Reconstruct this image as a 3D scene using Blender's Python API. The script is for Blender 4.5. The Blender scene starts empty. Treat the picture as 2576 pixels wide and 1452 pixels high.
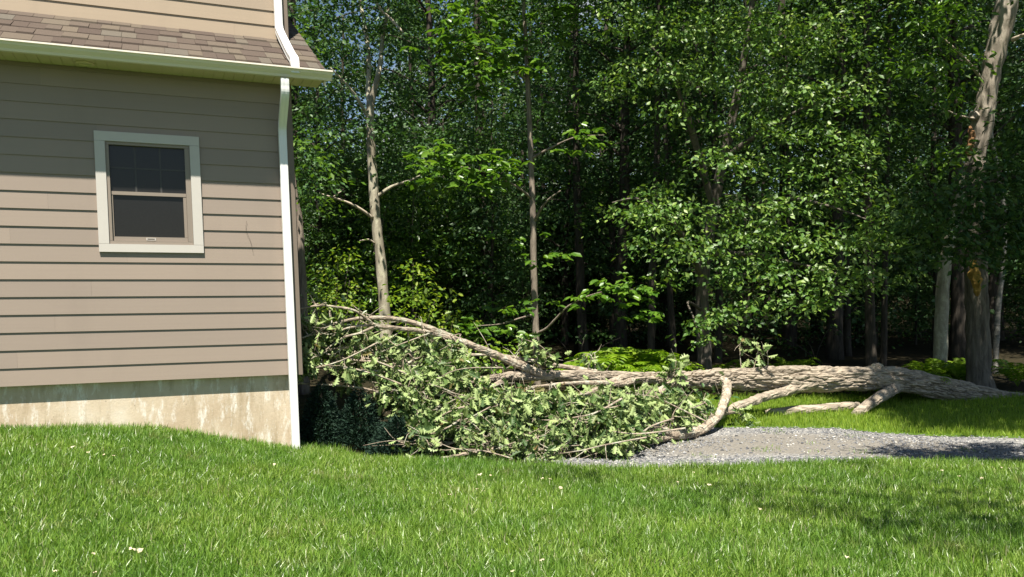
import bpy, bmesh, math, random
import numpy as np
from mathutils import Vector, noise as mnoise
R = math.radians
random.seed(7)
SC = bpy.context.scene
COL = SC.collection

# ------------------------------------------------------------------ camera, sky, sun, exposure
F = 2080.0                      # focal length in pixels of a 2576 px wide picture
CXP, HZ = 1288.0, 708.0         # picture centre column, horizon row
EYE = 1.6
cam_d = bpy.data.cameras.new('camera')
cam_d.sensor_width = 36.0
cam_d.lens = 36.0 * F / 2576.0
cam_d.shift_y = -(726.0 - HZ) / 2576.0
cam_d.clip_start = 0.05
cam_d.clip_end = 2000
cam = bpy.data.objects.new('camera', cam_d)
cam.location = (0, 0, EYE)
cam.rotation_euler = (R(90), 0, 0)
COL.objects.link(cam)
SC.camera = cam

SUN_EL, SUN_AZ = 65.0, -94.4    # azimuth of the direction to the sun, from +X
sd = Vector((math.cos(R(SUN_EL)) * math.cos(R(SUN_AZ)), math.cos(R(SUN_EL)) * math.sin(R(SUN_AZ)), math.sin(R(SUN_EL))))
world = bpy.data.worlds.new('World')
SC.world = world
world.use_nodes = True
wn, wl = world.node_tree.nodes, world.node_tree.links
bg = wn['Background']
sky = wn.new('ShaderNodeTexSky')
sky.sky_type = 'NISHITA'
sky.sun_disc = False
sky.sun_elevation = R(SUN_EL)
sky.sun_rotation = R(90.0 - SUN_AZ)
sky.air_density = 1.0
sky.dust_density = 0.1
wc = wn.new('ShaderNodeTexCoord')
wnz = wn.new('ShaderNodeTexNoise')
wnz.inputs['Scale'].default_value = 9.0
wnz.inputs['Detail'].default_value = 6.0
wr = wn.new('ShaderNodeValToRGB')
wr.color_ramp.elements[0].position = 0.56
wr.color_ramp.elements[1].position = 0.70
wm = wn.new('ShaderNodeMix')
wm.data_type = 'RGBA'
wl.new(wc.outputs['Generated'], wnz.inputs['Vector'])
wl.new(wnz.outputs['Fac'], wr.inputs['Fac'])
wl.new(wr.outputs['Color'], wm.inputs['Factor'])
wl.new(sky.outputs['Color'], wm.inputs['A'])
wm.inputs['B'].default_value = (7.0, 7.3, 7.8, 1)
wl.new(wm.outputs['Result'], bg.inputs['Color'])
bg.inputs['Strength'].default_value = 0.05
sun_d = bpy.data.lights.new('sun', 'SUN')
sun_d.energy = 5.0
sun_d.angle = R(0.53)
sun_d.color = (1.0, 0.94, 0.84)
sun = bpy.data.objects.new('sun', sun_d)
sun.rotation_euler = sd.to_track_quat('Z', 'Y').to_euler()
sun.location = (0, -10, 30)
COL.objects.link(sun)
SC.view_settings.view_transform = 'Standard'
SC.view_settings.look = 'None'
SC.view_settings.exposure = 1.12
SC.view_settings.gamma = 1.0
SC.render.engine = 'CYCLES'
SC.cycles.max_bounces = 6
SC.cycles.diffuse_bounces = 3
SC.cycles.glossy_bounces = 2
SC.cycles.transmission_bounces = 4

# ------------------------------------------------------------------ helpers
def P(px, py, Y):
    """A point at depth Y along the sight line through a place in the photograph."""
    return np.array([(px - CXP) / F * Y, Y, EYE - (py - HZ) / F * Y])

def sstep(a, b, x):
    t = min(1.0, max(0.0, (x - a) / (b - a)))
    return t * t * (3 - 2 * t)

def nz(x, y, z=0.0):
    return mnoise.noise(Vector((x, y, z)))

def lerp_tab(tab, x):
    if x <= tab[0][0]: return tab[0][1]
    for (a, va), (b, vb) in zip(tab, tab[1:]):
        if x <= b: return va + (vb - va) * (x - a) / (b - a)
    return tab[-1][1]

PROFILE = [(-60, 0.15), (0, 0.02), (3, 0.0), (6, -0.17), (8.6, -0.32), (9.4, -0.42), (11.5, -0.46), (13, -0.5), (42, -0.5), (60, 4.5), (110, 14), (400, 30)]
RAISE = [(-8, .5), (-5, .45), (-3.68, .4), (-2.9, .22), (-2.4, .13), (-1.6, 0.0)]
def ground_z(x, y):
    z = lerp_tab(PROFILE, y)
    z += lerp_tab(RAISE, x) * sstep(3.0, 8.0, y) * (1 - sstep(11, 15, y))
    z += 0.035 * nz(x * .45, y * .45, 1.3) * sstep(0, 3, abs(y) + abs(x))
    return z

EDGE = [(-12, 9.8), (-2.2, 9.75), (-1.4, 9.15), (-.8, 8.95), (.2, 8.6), (.85, 8.5), (1.75, 8.5), (3.4, 8.75), (5.6, 9.0), (12, 9.5), (40, 10)]
def lawn_edge(x):
    return lerp_tab(EDGE, x) + 0.07 * nz(x * 2.3, 5.0) + 0.05 * nz(x * 6, 9.0)
FAR = [(-12, 11.2), (.5, 11.3), (2.2, 11.45), (4.5, 11.6), (5.6, 11.0), (7, 10.6), (12, 10.9), (40, 11.5)]
def gravel_far(x):
    return lerp_tab(FAR, x) + 0.10 * nz(x * 1.7, 2.0) + 0.05 * nz(x * 5, 3.0)

def tag(o, label=None, cat=None, group=None, kind=None):
    if label: o['label'] = label
    if cat: o['category'] = cat
    if group: o['group'] = group
    if kind: o['kind'] = kind
    return o

def empty(name, loc, label=None, cat=None, group=None):
    o = bpy.data.objects.new(name, None)
    o.empty_display_size = .2
    o.location = loc
    COL.objects.link(o)
    return tag(o, label, cat, group)

def link_mesh(name, me, mat, parent=None, loc=None):
    """Link a mesh whose vertices are in world space (or relative to the parent when loc is None and parent is given)."""
    o = bpy.data.objects.new(name, me)
    COL.objects.link(o)
    if mat is not None: me.materials.append(mat)
    if parent is not None: o.parent = parent
    if loc is not None: o.location = loc
    return o

class MB:
    """Collects vertices and faces, then becomes one mesh object."""
    def __init__(s): s.v, s.f = [], []
    def add(s, vs, fs):
        k = len(s.v)
        s.v.extend([tuple(float(c) for c in p) for p in vs])
        s.f.extend([tuple(i + k for i in f) for f in fs])
    def box8(s, c):
        s.add(c, [(0, 3, 2, 1), (4, 5, 6, 7), (0, 1, 5, 4), (1, 2, 6, 5), (2, 3, 7, 6), (3, 0, 4, 7)])
    def tube(s, pts, rad, sides=8, rough=0.0, freq=3.0, cap=True, seed=0.0):
        pts = [np.array(p, float) for p in pts]
        n = len(pts)
        t = [pts[min(i + 1, n - 1)] - pts[max(i - 1, 0)] for i in range(n)]
        t = [a / (np.linalg.norm(a) + 1e-9) for a in t]
        ref = np.array([0, 0, 1.0]) if abs(t[0][2]) < .9 else np.array([1.0, 0, 0])
        nrm = np.cross(t[0], ref); nrm /= np.linalg.norm(nrm)
        vs = []
        for i in range(n):
            nrm = nrm - t[i] * np.dot(nrm, t[i]); nrm /= (np.linalg.norm(nrm) + 1e-9)
            b = np.cross(t[i], nrm)
            for k in range(sides):
                a = 2 * math.pi * k / sides
                d = nrm * math.cos(a) + b * math.sin(a)
                r = rad[i]
                if rough:
                    q = pts[i] * freq
                    r *= 1 + rough * nz(q[0] + d[0] * 1.7 + seed, q[1] + d[1] * 1.7, q[2] + d[2] * 1.7)
                vs.append(pts[i] + d * r)
        fs = []
        for i in range(n - 1):
            for k in range(sides):
                k2 = (k + 1) % sides
                fs.append((i * sides + k, i * sides + k2, (i + 1) * sides + k2, (i + 1) * sides + k))
        if cap:
            fs.append(tuple(range(sides - 1, -1, -1)))
            fs.append(tuple((n - 1) * sides + k for k in range(sides)))
        s.add(vs, fs)
    def build(s, name, mat, parent=None, smooth=False, origin=None):
        me = bpy.data.meshes.new(name)
        v = np.array(s.v)
        if origin is not None and len(v): v = v - np.array(origin)
        me.from_pydata([tuple(p) for p in v], [], s.f)
        if smooth: me.polygons.foreach_set('use_smooth', [True] * len(me.polygons))
        me.update()
        return link_mesh(name, me, mat, parent)

def spline(pts, sub):
    """Catmull-Rom through rows of numbers."""
    p = np.array(pts, float)
    n = len(p)
    if n < 3 or sub < 2:
        return p
    out = []
    for i in range(n - 1):
        a, b, c, d = p[max(i - 1, 0)], p[i], p[i + 1], p[min(i + 2, n - 1)]
        for k in range(sub):
            t = k / sub
            out.append(.5 * (2 * b + (c - a) * t + (2 * a - 5 * b + 4 * c - d) * t * t + (3 * b - a - 3 * c + d) * t ** 3))
    out.append(p[-1])
    return np.array(out)

# leaf outlines: (along, across, up)
DIAMOND = ([(0, 0, 0), (.5, .26, .06), (1, 0, -.05), (.5, -.26, .06)], [(0, 2, 1), (0, 3, 2)])
OVAL = ([(0, 0, 0), (.3, .22, .06), (.7, .25, .05), (1, 0, -.1), (.7, -.25, .05), (.3, -.22, .06)], [(0, 3, 2, 1), (0, 5, 4, 3)])
_h = [(.12, .035, .01), (.22, .20, .05), (.32, .07, .02), (.42, .33, .08), (.53, .09, .02), (.66, .36, .03), (.74, .10, -.05), (.88, .19, -.10)]
OAK = ([(0, 0, 0)] + _h + [(1, 0, -.2)] + [(a, -b, c) for a, b, c in _h],
       [tuple([0, 9] + list(range(8, 0, -1))), tuple([0] + list(range(10, 18)) + [9])])
BLADE = ([(0, -.5, 0), (0, .5, 0), (.55, -.42, .04), (.55, .42, .04), (1, 0, 0)], [(0, 2, 3, 1), (2, 4, 3)])

def leaf_mesh(name, c, a, n, L, W, tmpl):
    """One mesh of many leaves: centres c, axes a, normals n, lengths L, widths W."""
    c, a, n = np.asarray(c, float), np.asarray(a, float), np.asarray(n, float)
    N = len(c)
    a = a / (np.linalg.norm(a, axis=1, keepdims=True) + 1e-9)
    s = np.cross(n, a); s /= (np.linalg.norm(s, axis=1, keepdims=True) + 1e-9)
    n = np.cross(a, s)
    tv, tf = np.array(tmpl[0]), tmpl[1]
    k = len(tv)
    L = np.asarray(L, float)[:, None, None]; W = np.asarray(W, float)[:, None, None]
    V = c[:, None, :] + L * tv[None, :, 0:1] * a[:, None, :] + W * tv[None, :, 1:2] * s[:, None, :] + L * tv[None, :, 2:3] * n[:, None, :]
    V = V.reshape(-1, 3)
    loops_t = np.concatenate([np.array(f) for f in tf])
    sizes_t = np.array([len(f) for f in tf])
    loops = (np.arange(N)[:, None] * k + loops_t[None, :]).ravel()
    sizes = np.tile(sizes_t, N)
    starts = np.concatenate([[0], np.cumsum(sizes)[:-1]])
    me = bpy.data.meshes.new(name)
    me.vertices.add(len(V)); me.vertices.foreach_set('co', V.ravel().astype(np.float32))
    me.loops.add(len(loops)); me.loops.foreach_set('vertex_index', loops.astype(np.int32))
    me.polygons.add(len(sizes))
    me.polygons.foreach_set('loop_start', starts.astype(np.int32))
    me.polygons.foreach_set('loop_total', sizes.astype(np.int32))
    me.update(calc_edges=True)
    return me

class Leaves:
    def __init__(s): s.c, s.a, s.n, s.L = [], [], [], []
    def put(s, c, a, n, L):
        s.c.append(c); s.a.append(a); s.n.append(n); s.L.append(L)
    def build(s, name, mat, parent, tmpl, width, origin=(0, 0, 0)):
        c = np.concatenate(s.c) - np.array(origin); a = np.concatenate(s.a); n = np.concatenate(s.n); L = np.concatenate(s.L)
        return link_mesh(name, leaf_mesh(name, c, a, n, L, L * width, tmpl), mat, parent)

RNG = np.random.default_rng(11)
def unit(v): return v / (np.linalg.norm(v, axis=-1, keepdims=True) + 1e-9)

def spray(lv, ctr, rad, thick, n, size, droop=.3, tilt=.45, out=None):
    """A flat spray of leaves round a twig end."""
    n = int(n)
    if n < 1: return
    q = RNG.normal(size=(n, 3)) * np.array([rad * .5, rad * .5, thick * .5])
    rr = np.linalg.norm(q[:, :2], axis=1)
    q[:, 2] -= droop * rr * rr / max(rad, .05)
    a = q.copy(); a[:, 2] = 0
    if out is not None: a = a + np.array(out) * rad * .8
    a = unit(a + RNG.normal(size=(n, 3)) * rad * .35) ; a[:, 2] -= droop
    nn = np.tile(np.array([0, -.15, 1.0]), (n, 1)) + RNG.normal(size=(n, 3)) * tilt
    lv.put(np.array(ctr) + q, a, nn, size * RNG.uniform(.65, 1.25, n))

def whorl_spray(lv, ctr, rad, thick, n, size, droop=.25):
    """Big leaflets set in fans, as on hickory and maple saplings."""
    m = max(1, int(n) // 5)
    for _ in range(m):
        c = np.array(ctr) + RNG.normal(size=3) * np.array([rad * .5, rad * .5, thick * .5])
        h = RNG.uniform(0, 6.28)
        ang = h + np.array([-1.3, -.65, 0, .65, 1.3]) + RNG.normal(size=5) * .15
        a = np.stack([np.cos(ang), np.sin(ang), -droop + RNG.normal(size=5) * .2], 1)
        nn = np.tile(np.array([0, -.25, 1.0]) + RNG.normal(size=3) * .3, (5, 1)) + RNG.normal(size=(5, 3)) * .15
        lv.put(np.tile(c, (5, 1)), a, nn, size * np.array([.7, .9, 1.1, .9, .7]) * RNG.uniform(.8, 1.2))

# ------------------------------------------------------------------ materials
class NT:
    def __init__(s, name):
        s.m = bpy.data.materials.new(name); s.m.use_nodes = True
        s.t = s.m.node_tree; s.n = s.t.nodes; s.l = s.t.links
        s.b = s.n['Principled BSDF']; s.out = s.n['Material Output']
    def node(s, kind, **kw):
        nd = s.n.new('ShaderNode' + kind)
        for k, v in kw.items(): setattr(nd, k, v)
        return nd
    def val(s, nd, **kw):
        for k, v in kw.items(): nd.inputs[k.replace('_', ' ')].default_value = v
        return nd
    def link(s, a, b): s.l.new(a, b)
    def coords(s, scale=(1, 1, 1), kind='Object', rot=(0, 0, 0)):
        tc = s.node('TexCoord'); mp = s.node('Mapping')
        mp.inputs['Scale'].default_value = scale; mp.inputs['Rotation'].default_value = rot
        s.link(tc.outputs[kind], mp.inputs['Vector']); return mp.outputs['Vector']
    def noise(s, vec, scale, detail=4, rough=.55, dist=0):
        nd = s.node('TexNoise')
        nd.inputs['Scale'].default_value = scale; nd.inputs['Detail'].default_value = detail
        nd.inputs['Roughness'].default_value = rough; nd.inputs['Distortion'].default_value = dist
        if vec is not None: s.link(vec, nd.inputs['Vector'])
        return nd.outputs['Fac']
    def ramp(s, fac, stops):
        nd = s.node('ValToRGB'); e = nd.color_ramp.elements
        while len(e) > len(stops): e.remove(e[-1])
        while len(e) < len(stops): e.new(.5)
        for el, (p, c) in zip(e, stops):
            el.position = p; el.color = (c[0], c[1], c[2], 1) if hasattr(c, '__len__') else (c, c, c, 1)
        s.link(fac, nd.inputs['Fac']); return nd.outputs['Color']
    def mix(s, fac, a, b, blend='MIX'):
        nd = s.node('Mix', data_type='RGBA', blend_type=blend)
        for sock, v in ((nd.inputs['Factor'], fac), (nd.inputs['A'], a), (nd.inputs['B'], b)):
            if hasattr(v, 'links') or hasattr(v, 'is_linked'): s.link(v, sock)
            elif hasattr(v, '__len__'): sock.default_value = (v[0], v[1], v[2], 1)
            else: sock.default_value = v
        return nd.outputs['Result']
    def bump(s, h, strength, dist=.02, prev=None):
        nd = s.node('Bump'); nd.inputs['Strength'].default_value = strength; nd.inputs['Distance'].default_value = dist
        s.link(h, nd.inputs['Height'])
        if prev is not None: s.link(prev, nd.inputs['Normal'])
        s.link(nd.outputs['Normal'], s.b.inputs['Normal']); return nd.outputs['Normal']
    def color(s, c):
        if hasattr(c, 'is_linked'): s.link(c, s.b.inputs['Base Color'])
        else: s.b.inputs['Base Color'].default_value = (c[0], c[1], c[2], 1)
    def rough(s, r, spec=.5):
        s.b.inputs['Roughness'].default_value = r
        s.b.inputs['Specular IOR Level'].default_value = spec

def leaf_mat(name, stops, under=None, trans=.3, rough=.45, spec=.4, tr_tint=(1.15, 1.2, .5), patch=None, thatch=False):
    m = NT(name)
    g = m.node('NewGeometry')
    c = m.ramp(g.outputs['Random Per Island'], stops)
    if patch:
        tc = m.coords((1, 1, 1), 'Object')
        f = m.noise(tc, patch[0], 2)
        c = m.mix(m.ramp(f, [(.4, 0.0), (.62, 1.0)]), c, m.mix(1.0, c, patch[1], 'MULTIPLY'))
    if thatch:
        f = m.noise(m.coords((1, 1, 1), 'Object'), 2.3, 5, .65)
        c = m.mix(m.ramp(f, [(.60, 0.0), (.74, .75)]), c, (.30, .27, .12))
    top = c
    if under is not None:
        c = m.mix(g.outputs['Backfacing'], c, m.mix(.25, under, c))
    m.color(c)
    m.rough(rough, spec)
    tr = m.node('BsdfTranslucent')
    m.link(m.mix(1.0, top, tr_tint, 'MULTIPLY'), tr.inputs['Color'])
    mx = m.node('MixShader'); mx.inputs['Fac'].default_value = trans
    m.link(m.b.outputs['BSDF'], mx.inputs[1]); m.link(tr.outputs['BSDF'], mx.inputs[2])
    m.link(mx.outputs['Shader'], m.out.inputs['Surface'])
    return m.m

def bark_mat(name, lo, hi, scale=(14, 14, 2.5), bump=.8, lichen=None, dark=None):
    m = NT(name)
    v = m.coords(scale)
    f = m.noise(v, 1.0, 7, .65, .6)
    c = m.ramp(f, [(.3, lo), (.62, hi)])
    if lichen:
        f2 = m.noise(m.coords((1, 1, 1)), 7.0, 5, .7)
        c = m.mix(m.ramp(f2, [(.5, 0.0), (.6, 1.0)]), c, lichen)
    if dark:
        f3 = m.noise(m.coords((3, 3, .9)), 1.3, 3)
        c = m.mix(m.ramp(f3, [(.45, 0.0), (.6, .8)]), c, dark)
    m.color(c); m.rough(.92, .15)
    m.bump(f, bump, .03)
    return m.m

def plain(name, c, rough=.6, spec=.4, vary=.06, scale=6.0, bump=0):
    m = NT(name)
    f = m.noise(m.coords(), scale, 5)
    m.color(m.mix(f, [k * (1 - vary) for k in c], [min(1, k * (1 + vary)) for k in c]))
    m.rough(rough, spec)
    if bump: m.bump(m.noise(m.coords(), scale * 20, 3), bump, .004)
    return m.m

M = {}
def siding_mat(name, base):
    m = NT(name)
    f = m.noise(m.coords((1.2, 1.2, 60)), 1.0, 5, .6)
    f2 = m.noise(m.coords((.6, .6, .6)), 1.0, 3)
    c = m.mix(f, [k * .94 for k in base], [k * 1.05 for k in base])
    c = m.mix(m.ramp(f2, [(.35, 0.0), (.7, .35)]), c, [k * 1.12 for k in base])
    g = m.node('NewGeometry')
    c = m.mix(1.0, c, m.ramp(g.outputs['Random Per Island'], [(0, (.93, .93, .94)), (1, (1.04, 1.03, 1.02))]), 'MULTIPLY')
    dr = m.noise(m.coords((2.2, 2.2, .5)), 1.0, 6, .65)
    c = m.mix(m.ramp(dr, [(.52, 0.0), (.72, .30)]), c, [k * .80 for k in base])
    m.color(c); m.rough(.55, .3)
    m.bump(f, .12, .003)
    return m.m
M['siding'] = siding_mat('siding_taupe', (.284, .230, .187))
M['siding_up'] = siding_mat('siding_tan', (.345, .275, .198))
M['corner'] = plain('corner_board_brown', (.20, .16, .125), .6, .3)
M['white'] = plain('painted_white_metal', (.80, .80, .78), .35, .5, .02)
M['gutter'] = plain('gutter_off_white', (.80, .73, .62), .4, .5, .03)
M['soffit'] = plain('soffit_cream', (.64, .54, .36), .6, .3, .04)
M['trim'] = plain('window_trim_beige', (.53, .495, .45), .55, .3, .03, 12)
M['sash'] = plain('window_sash_brown', (.26, .215, .175), .5, .4, .04)
M['muntin'] = plain('window_muntin_grey', (.055, .052, .05), .5, .4, .04)
def glass_mat():
    m = NT('window_glass_with_screen')
    f = m.noise(m.coords((90, 90, 90)), 1.0, 1)
    m.color(m.mix(f, (.012, .0115, .011), (.022, .021, .020)))
    m.rough(.22, .35)
    return m.m
M['glass'] = glass_mat()

def concrete_mat():
    m = NT('stained_concrete')
    big = m.noise(m.coords((1.1, 1.1, .8)), 1.0, 5, .6)
    c = m.ramp(big, [(.3, (.46, .35, .235)), (.5, (.60, .50, .37)), (.7, (.69, .62, .51))])
    st = m.noise(m.coords((7, 7, 1.3)), 1.0, 6, .7)
    c = m.mix(m.ramp(st, [(.50, 0.0), (.66, .5)]), c, (.27, .20, .11))
    wh = m.noise(m.coords((11, 11, 3.2)), 1.0, 8, .78)
    c = m.mix(m.ramp(wh, [(.52, 0.0), (.64, .8)]), c, (.80, .77, .70))
    sp = m.noise(m.coords((1, 1, 1)), 34.0, 3, .8)
    c = m.mix(m.ramp(sp, [(.66, 0.0), (.72, .8)]), c, (.13, .11, .09))
    m.color(c); m.rough(.9, .2)
    m.bump(m.noise(m.coords(), 26, 6, .7), .35, .01)
    return m.m
M['concrete'] = concrete_mat()

def shingle_mat():
    m = NT('asphalt_shingle')
    g = m.node('NewGeometry')
    c = m.ramp(g.outputs['Random Per Island'], [(0, (.078, .060, .050)), (.3, (.094, .074, .060)), (.55, (.108, .087, .070)), (.8, (.122, .100, .076)), (1, (.112, .100, .082))])
    gr = m.noise(m.coords(), 130, 2, .8)
    c = m.mix(.45, c, m.mix(1.0, c, m.ramp(gr, [(.3, .45), (.7, 1.5)]), 'MULTIPLY'))
    m.color(c); m.rough(.95, .1); m.bump(gr, .3, .004)
    return m.m
M['shingle'] = shingle_mat()

def soil_mat(name, cols, scale, bump=.5):
    m = NT(name)
    f = m.noise(m.coords(), scale, 8, .7)
    g = m.noise(m.coords(), scale * .13, 4)
    c = m.ramp(f, [(.3, cols[0]), (.5, cols[1]), (.7, cols[2])])
    c = m.mix(m.ramp(g, [(.35, 0.0), (.65, .6)]), c, cols[0])
    m.color(c); m.rough(.95, .1); m.bump(f, bump, .03)
    return m.m
M['floor'] = soil_mat('forest_floor', [(.016, .016, .008), (.032, .026, .014), (.06, .045, .024)], 16)
M['lawn'] = soil_mat('lawn_soil', [(.03, .065, .012), (.05, .10, .02), (.09, .11, .035)], 20)
M['verge'] = soil_mat('verge_turf', [(.06, .11, .015), (.085, .15, .02), (.13, .16, .03)], 22)

def gravel_mat():
    m = NT('grey_gravel')
    v = m.coords()
    vo = m.node('TexVoronoi'); vo.inputs['Scale'].default_value = 42; m.link(v, vo.inputs['Vector'])
    sep = m.node('SeparateColor'); m.link(vo.outputs['Color'], sep.inputs['Color'])
    c = m.ramp(sep.outputs['Red'], [(0, (.10, .10, .102)), (.45, (.19, .187, .182)), (.8, (.275, .268, .252)), (1, (.45, .43, .39))])
    dirt = m.noise(m.coords((.45, 1.6, 1)), 1.0, 5, .6)
    pt = m.node('TexCoord'); pm = m.node('Mapping', vector_type='TEXTURE')
    pm.inputs['Location'].default_value = (3.6, 10.2, -.45); pm.inputs['Scale'].default_value = (2.3, .95, 4)
    m.link(pt.outputs['Object'], pm.inputs['Vector'])
    ln = m.node('VectorMath', operation='LENGTH'); m.link(pm.outputs['Vector'], ln.inputs[0])
    ad = m.node('Math', operation='MULTIPLY_ADD'); ad.inputs[1].default_value = 1.3; m.link(dirt, ad.inputs[0])
    sb = m.node('Math', operation='SUBTRACT'); sb.inputs[0].default_value = .95; m.link(ln.outputs['Value'], sb.inputs[1]); m.link(sb.outputs[0], ad.inputs[2])
    mask = m.ramp(ad.outputs[0], [(.50, 0.0), (.85, 1.0)])
    sand = m.ramp(m.noise(v, 60, 5, .8), [(.3, (.135, .122, .10)), (.7, (.235, .215, .183))])
    c = m.mix(m.mix(.82, (0, 0, 0), mask), c, sand)
    m.color(c); m.rough(.95, .15)
    m.bump(vo.outputs['Distance'], .7, .012)
    return m.m
M['gravel'] = gravel_mat()
M['pebble'] = None
def pebble_mat():
    m = NT('pebble_stone')
    g = m.node('NewGeometry')
    m.color(m.ramp(g.outputs['Random Per Island'], [(0, (.08, .083, .09)), (.5, (.18, .183, .19)), (.85, (.28, .28, .275)), (1, (.55, .53, .47))]))
    m.rough(.9, .2); return m.m
M['pebble'] = pebble_mat()

M['grass'] = leaf_mat('grass_blade', [(0, (.085, .165, .017)), (.35, (.15, .265, .03)), (.7, (.22, .345, .045)), (.93, (.31, .42, .10)), (.97, (.40, .39, .20)), (1, (.44, .41, .25))], trans=.35, rough=.36, spec=.5, patch=(.8, (.66, .80, .72)), thatch=True)
M['grass_y'] = leaf_mat('verge_grass_blade', [(0, (0.150, 0.246, 0.021)), (.5, (0.229, 0.351, 0.031)), (1, (0.334, 0.421, 0.070))], trans=.4, rough=.5, spec=.25)
M['oak'] = leaf_mat('oak_leaf', [(0, (.04, .085, .022)), (.45, (.075, .135, .034)), (.8, (.11, .17, .045)), (.96, (.16, .19, .06)), (1, (.24, .16, .07))], under=(.37, .47, .18), trans=.22, rough=.5, spec=.35)
M['gloss'] = leaf_mat('glossy_small_leaf', [(0, (0.054, 0.132, 0.019)), (.5, (0.101, 0.202, 0.030)), (.85, (0.168, 0.269, 0.046)), (1, (0.242, 0.336, 0.067))], under=(.13, .19, .07), trans=.30, rough=.46, spec=.6)
M['hick'] = leaf_mat('broad_leaf', [(0, (.055, .135, .014)), (.5, (.095, .20, .02)), (1, (.155, .265, .03))], under=(.11, .18, .07), trans=.38, rough=.33, spec=.5)
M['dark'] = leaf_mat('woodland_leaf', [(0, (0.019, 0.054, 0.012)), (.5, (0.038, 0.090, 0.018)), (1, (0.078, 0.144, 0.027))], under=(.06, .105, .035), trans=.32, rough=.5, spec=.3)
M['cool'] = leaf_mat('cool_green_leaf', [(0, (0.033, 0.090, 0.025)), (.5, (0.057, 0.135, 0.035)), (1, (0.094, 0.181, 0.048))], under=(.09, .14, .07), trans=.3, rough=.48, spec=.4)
M['lime'] = leaf_mat('sunlit_shrub_leaf', [(0, (0.093, 0.188, 0.019)), (.5, (0.168, 0.282, 0.022)), (1, (0.282, 0.355, 0.033))], under=(.13, .18, .05), trans=.45, rough=.45, spec=.3)
M['fern'] = leaf_mat('fern_frond', [(0, (0.113, 0.216, 0.012)), (.5, (0.177, 0.304, 0.018)), (1, (0.253, 0.366, 0.032))], trans=.45, rough=.5, spec=.25)
M['spruce'] = leaf_mat('blue_green_needle', [(0, (.014, .032, .022)), (.6, (.024, .052, .034)), (1, (.038, .075, .045))], trans=.08, rough=.6, spec=.2)
M['petal'] = plain('dry_pale_leaf', (.62, .52, .36), .7, .2, .12, 30)
M['bark_fallen'] = bark_mat('fallen_oak_bark', (.11, .09, .068), (.43, .365, .28), (2.6, 15, 15), .8)
M['bark_limb'] = bark_mat('oak_limb_bark', (.13, .10, .075), (.42, .345, .26), (9, 16, 16), .8, lichen=(.44, .42, .33))
M['bark_pale'] = bark_mat('pale_grey_bark', (.26, .235, .175), (.46, .42, .32), (16, 16, 3), .5, lichen=(.52, .49, .36), dark=(.22, .19, .14))
M['bark_brown'] = bark_mat('grey_brown_bark', (.10, .08, .065), (.30, .25, .20), (22, 22, 3), .8)
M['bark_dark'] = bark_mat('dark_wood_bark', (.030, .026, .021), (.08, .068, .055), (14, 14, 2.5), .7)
M['bark_low'] = bark_mat('rough_low_bark', (.06, .05, .04), (.19, .165, .13), (12, 12, 2), 1.0)
M['bark_mid'] = bark_mat('grey_wood_bark', (.06, .05, .042), (.17, .147, .12), (16, 16, 2.5), .8)
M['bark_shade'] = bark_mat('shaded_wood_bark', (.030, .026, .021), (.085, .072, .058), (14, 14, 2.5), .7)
M['bark_right'] = bark_mat('stripped_grey_bark', (.17, .14, .115), (.44, .385, .31), (11, 11, 1.6), .9)
M['birch'] = bark_mat('white_birch_bark', (.07, .065, .055), (.32, .30, .26), (4, 4, 12), .4)
M['rot'] = plain('rotten_orange_wood', (.27, .15, .075), .9, .1, .35, 9, .5)
M['yellowwood'] = plain('yellow_bare_wood', (.30, .19, .05), .9, .1, .25, 9, .5)
M['twig'] = plain('pale_bare_wood', (.46, .39, .30), .85, .15, .15, 14)

# ------------------------------------------------------------------ ground, lawn, driveway
def sheet(name, xs, ys, mat, inside=None, lift=0.0):
    """A terrain sheet over a grid; inside(x, y) may clip ys to a band."""
    vs, fs = [], []
    nx, ny = len(xs), len(ys)
    for x in xs:
        for t in ys:
            y = t if inside is None else inside(x, t)
            vs.append((x, y, ground_z(x, y) + lift))
    for i in range(nx - 1):
        for j in range(ny - 1):
            a = i * ny + j
            fs.append((a, a + ny, a + ny + 1, a + 1))
    me = bpy.data.meshes.new(name)
    me.from_pydata(vs, [], fs)
    me.polygons.foreach_set('use_smooth', [True] * len(me.polygons))
    return tag(link_mesh(name, me, mat), kind='structure')

gx = np.unique(np.concatenate([np.linspace(-400, -30, 12), np.linspace(-30, 30, 121), np.linspace(30, 400, 12)]))
gy = np.unique(np.concatenate([np.linspace(-60, 0, 10), np.linspace(0, 20, 81), np.linspace(20, 60, 30), np.linspace(60, 600, 14)]))
sheet('ground', gx, gy, M['floor'])
lx = np.linspace(-14, 16, 241)
sheet('lawn', lx, np.linspace(0, 1, 90), M['lawn'], lambda x, t: -12 + t * (lawn_edge(x) + 12), .012)
sheet('driveway', np.linspace(.45, 24, 260), np.linspace(0, 1, 30), M['gravel'], lambda x, t: lawn_edge(x) - .04 + t * (gravel_far(x) - lawn_edge(x) + .04), .006)
sheet('verge', np.linspace(-1.5, 24, 200), np.linspace(0, 1, 30), M['verge'], lambda x, t: gravel_far(x) - .03 + t * (15.0 + .5 * nz(x * .8, 3) - gravel_far(x)), .010)

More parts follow.
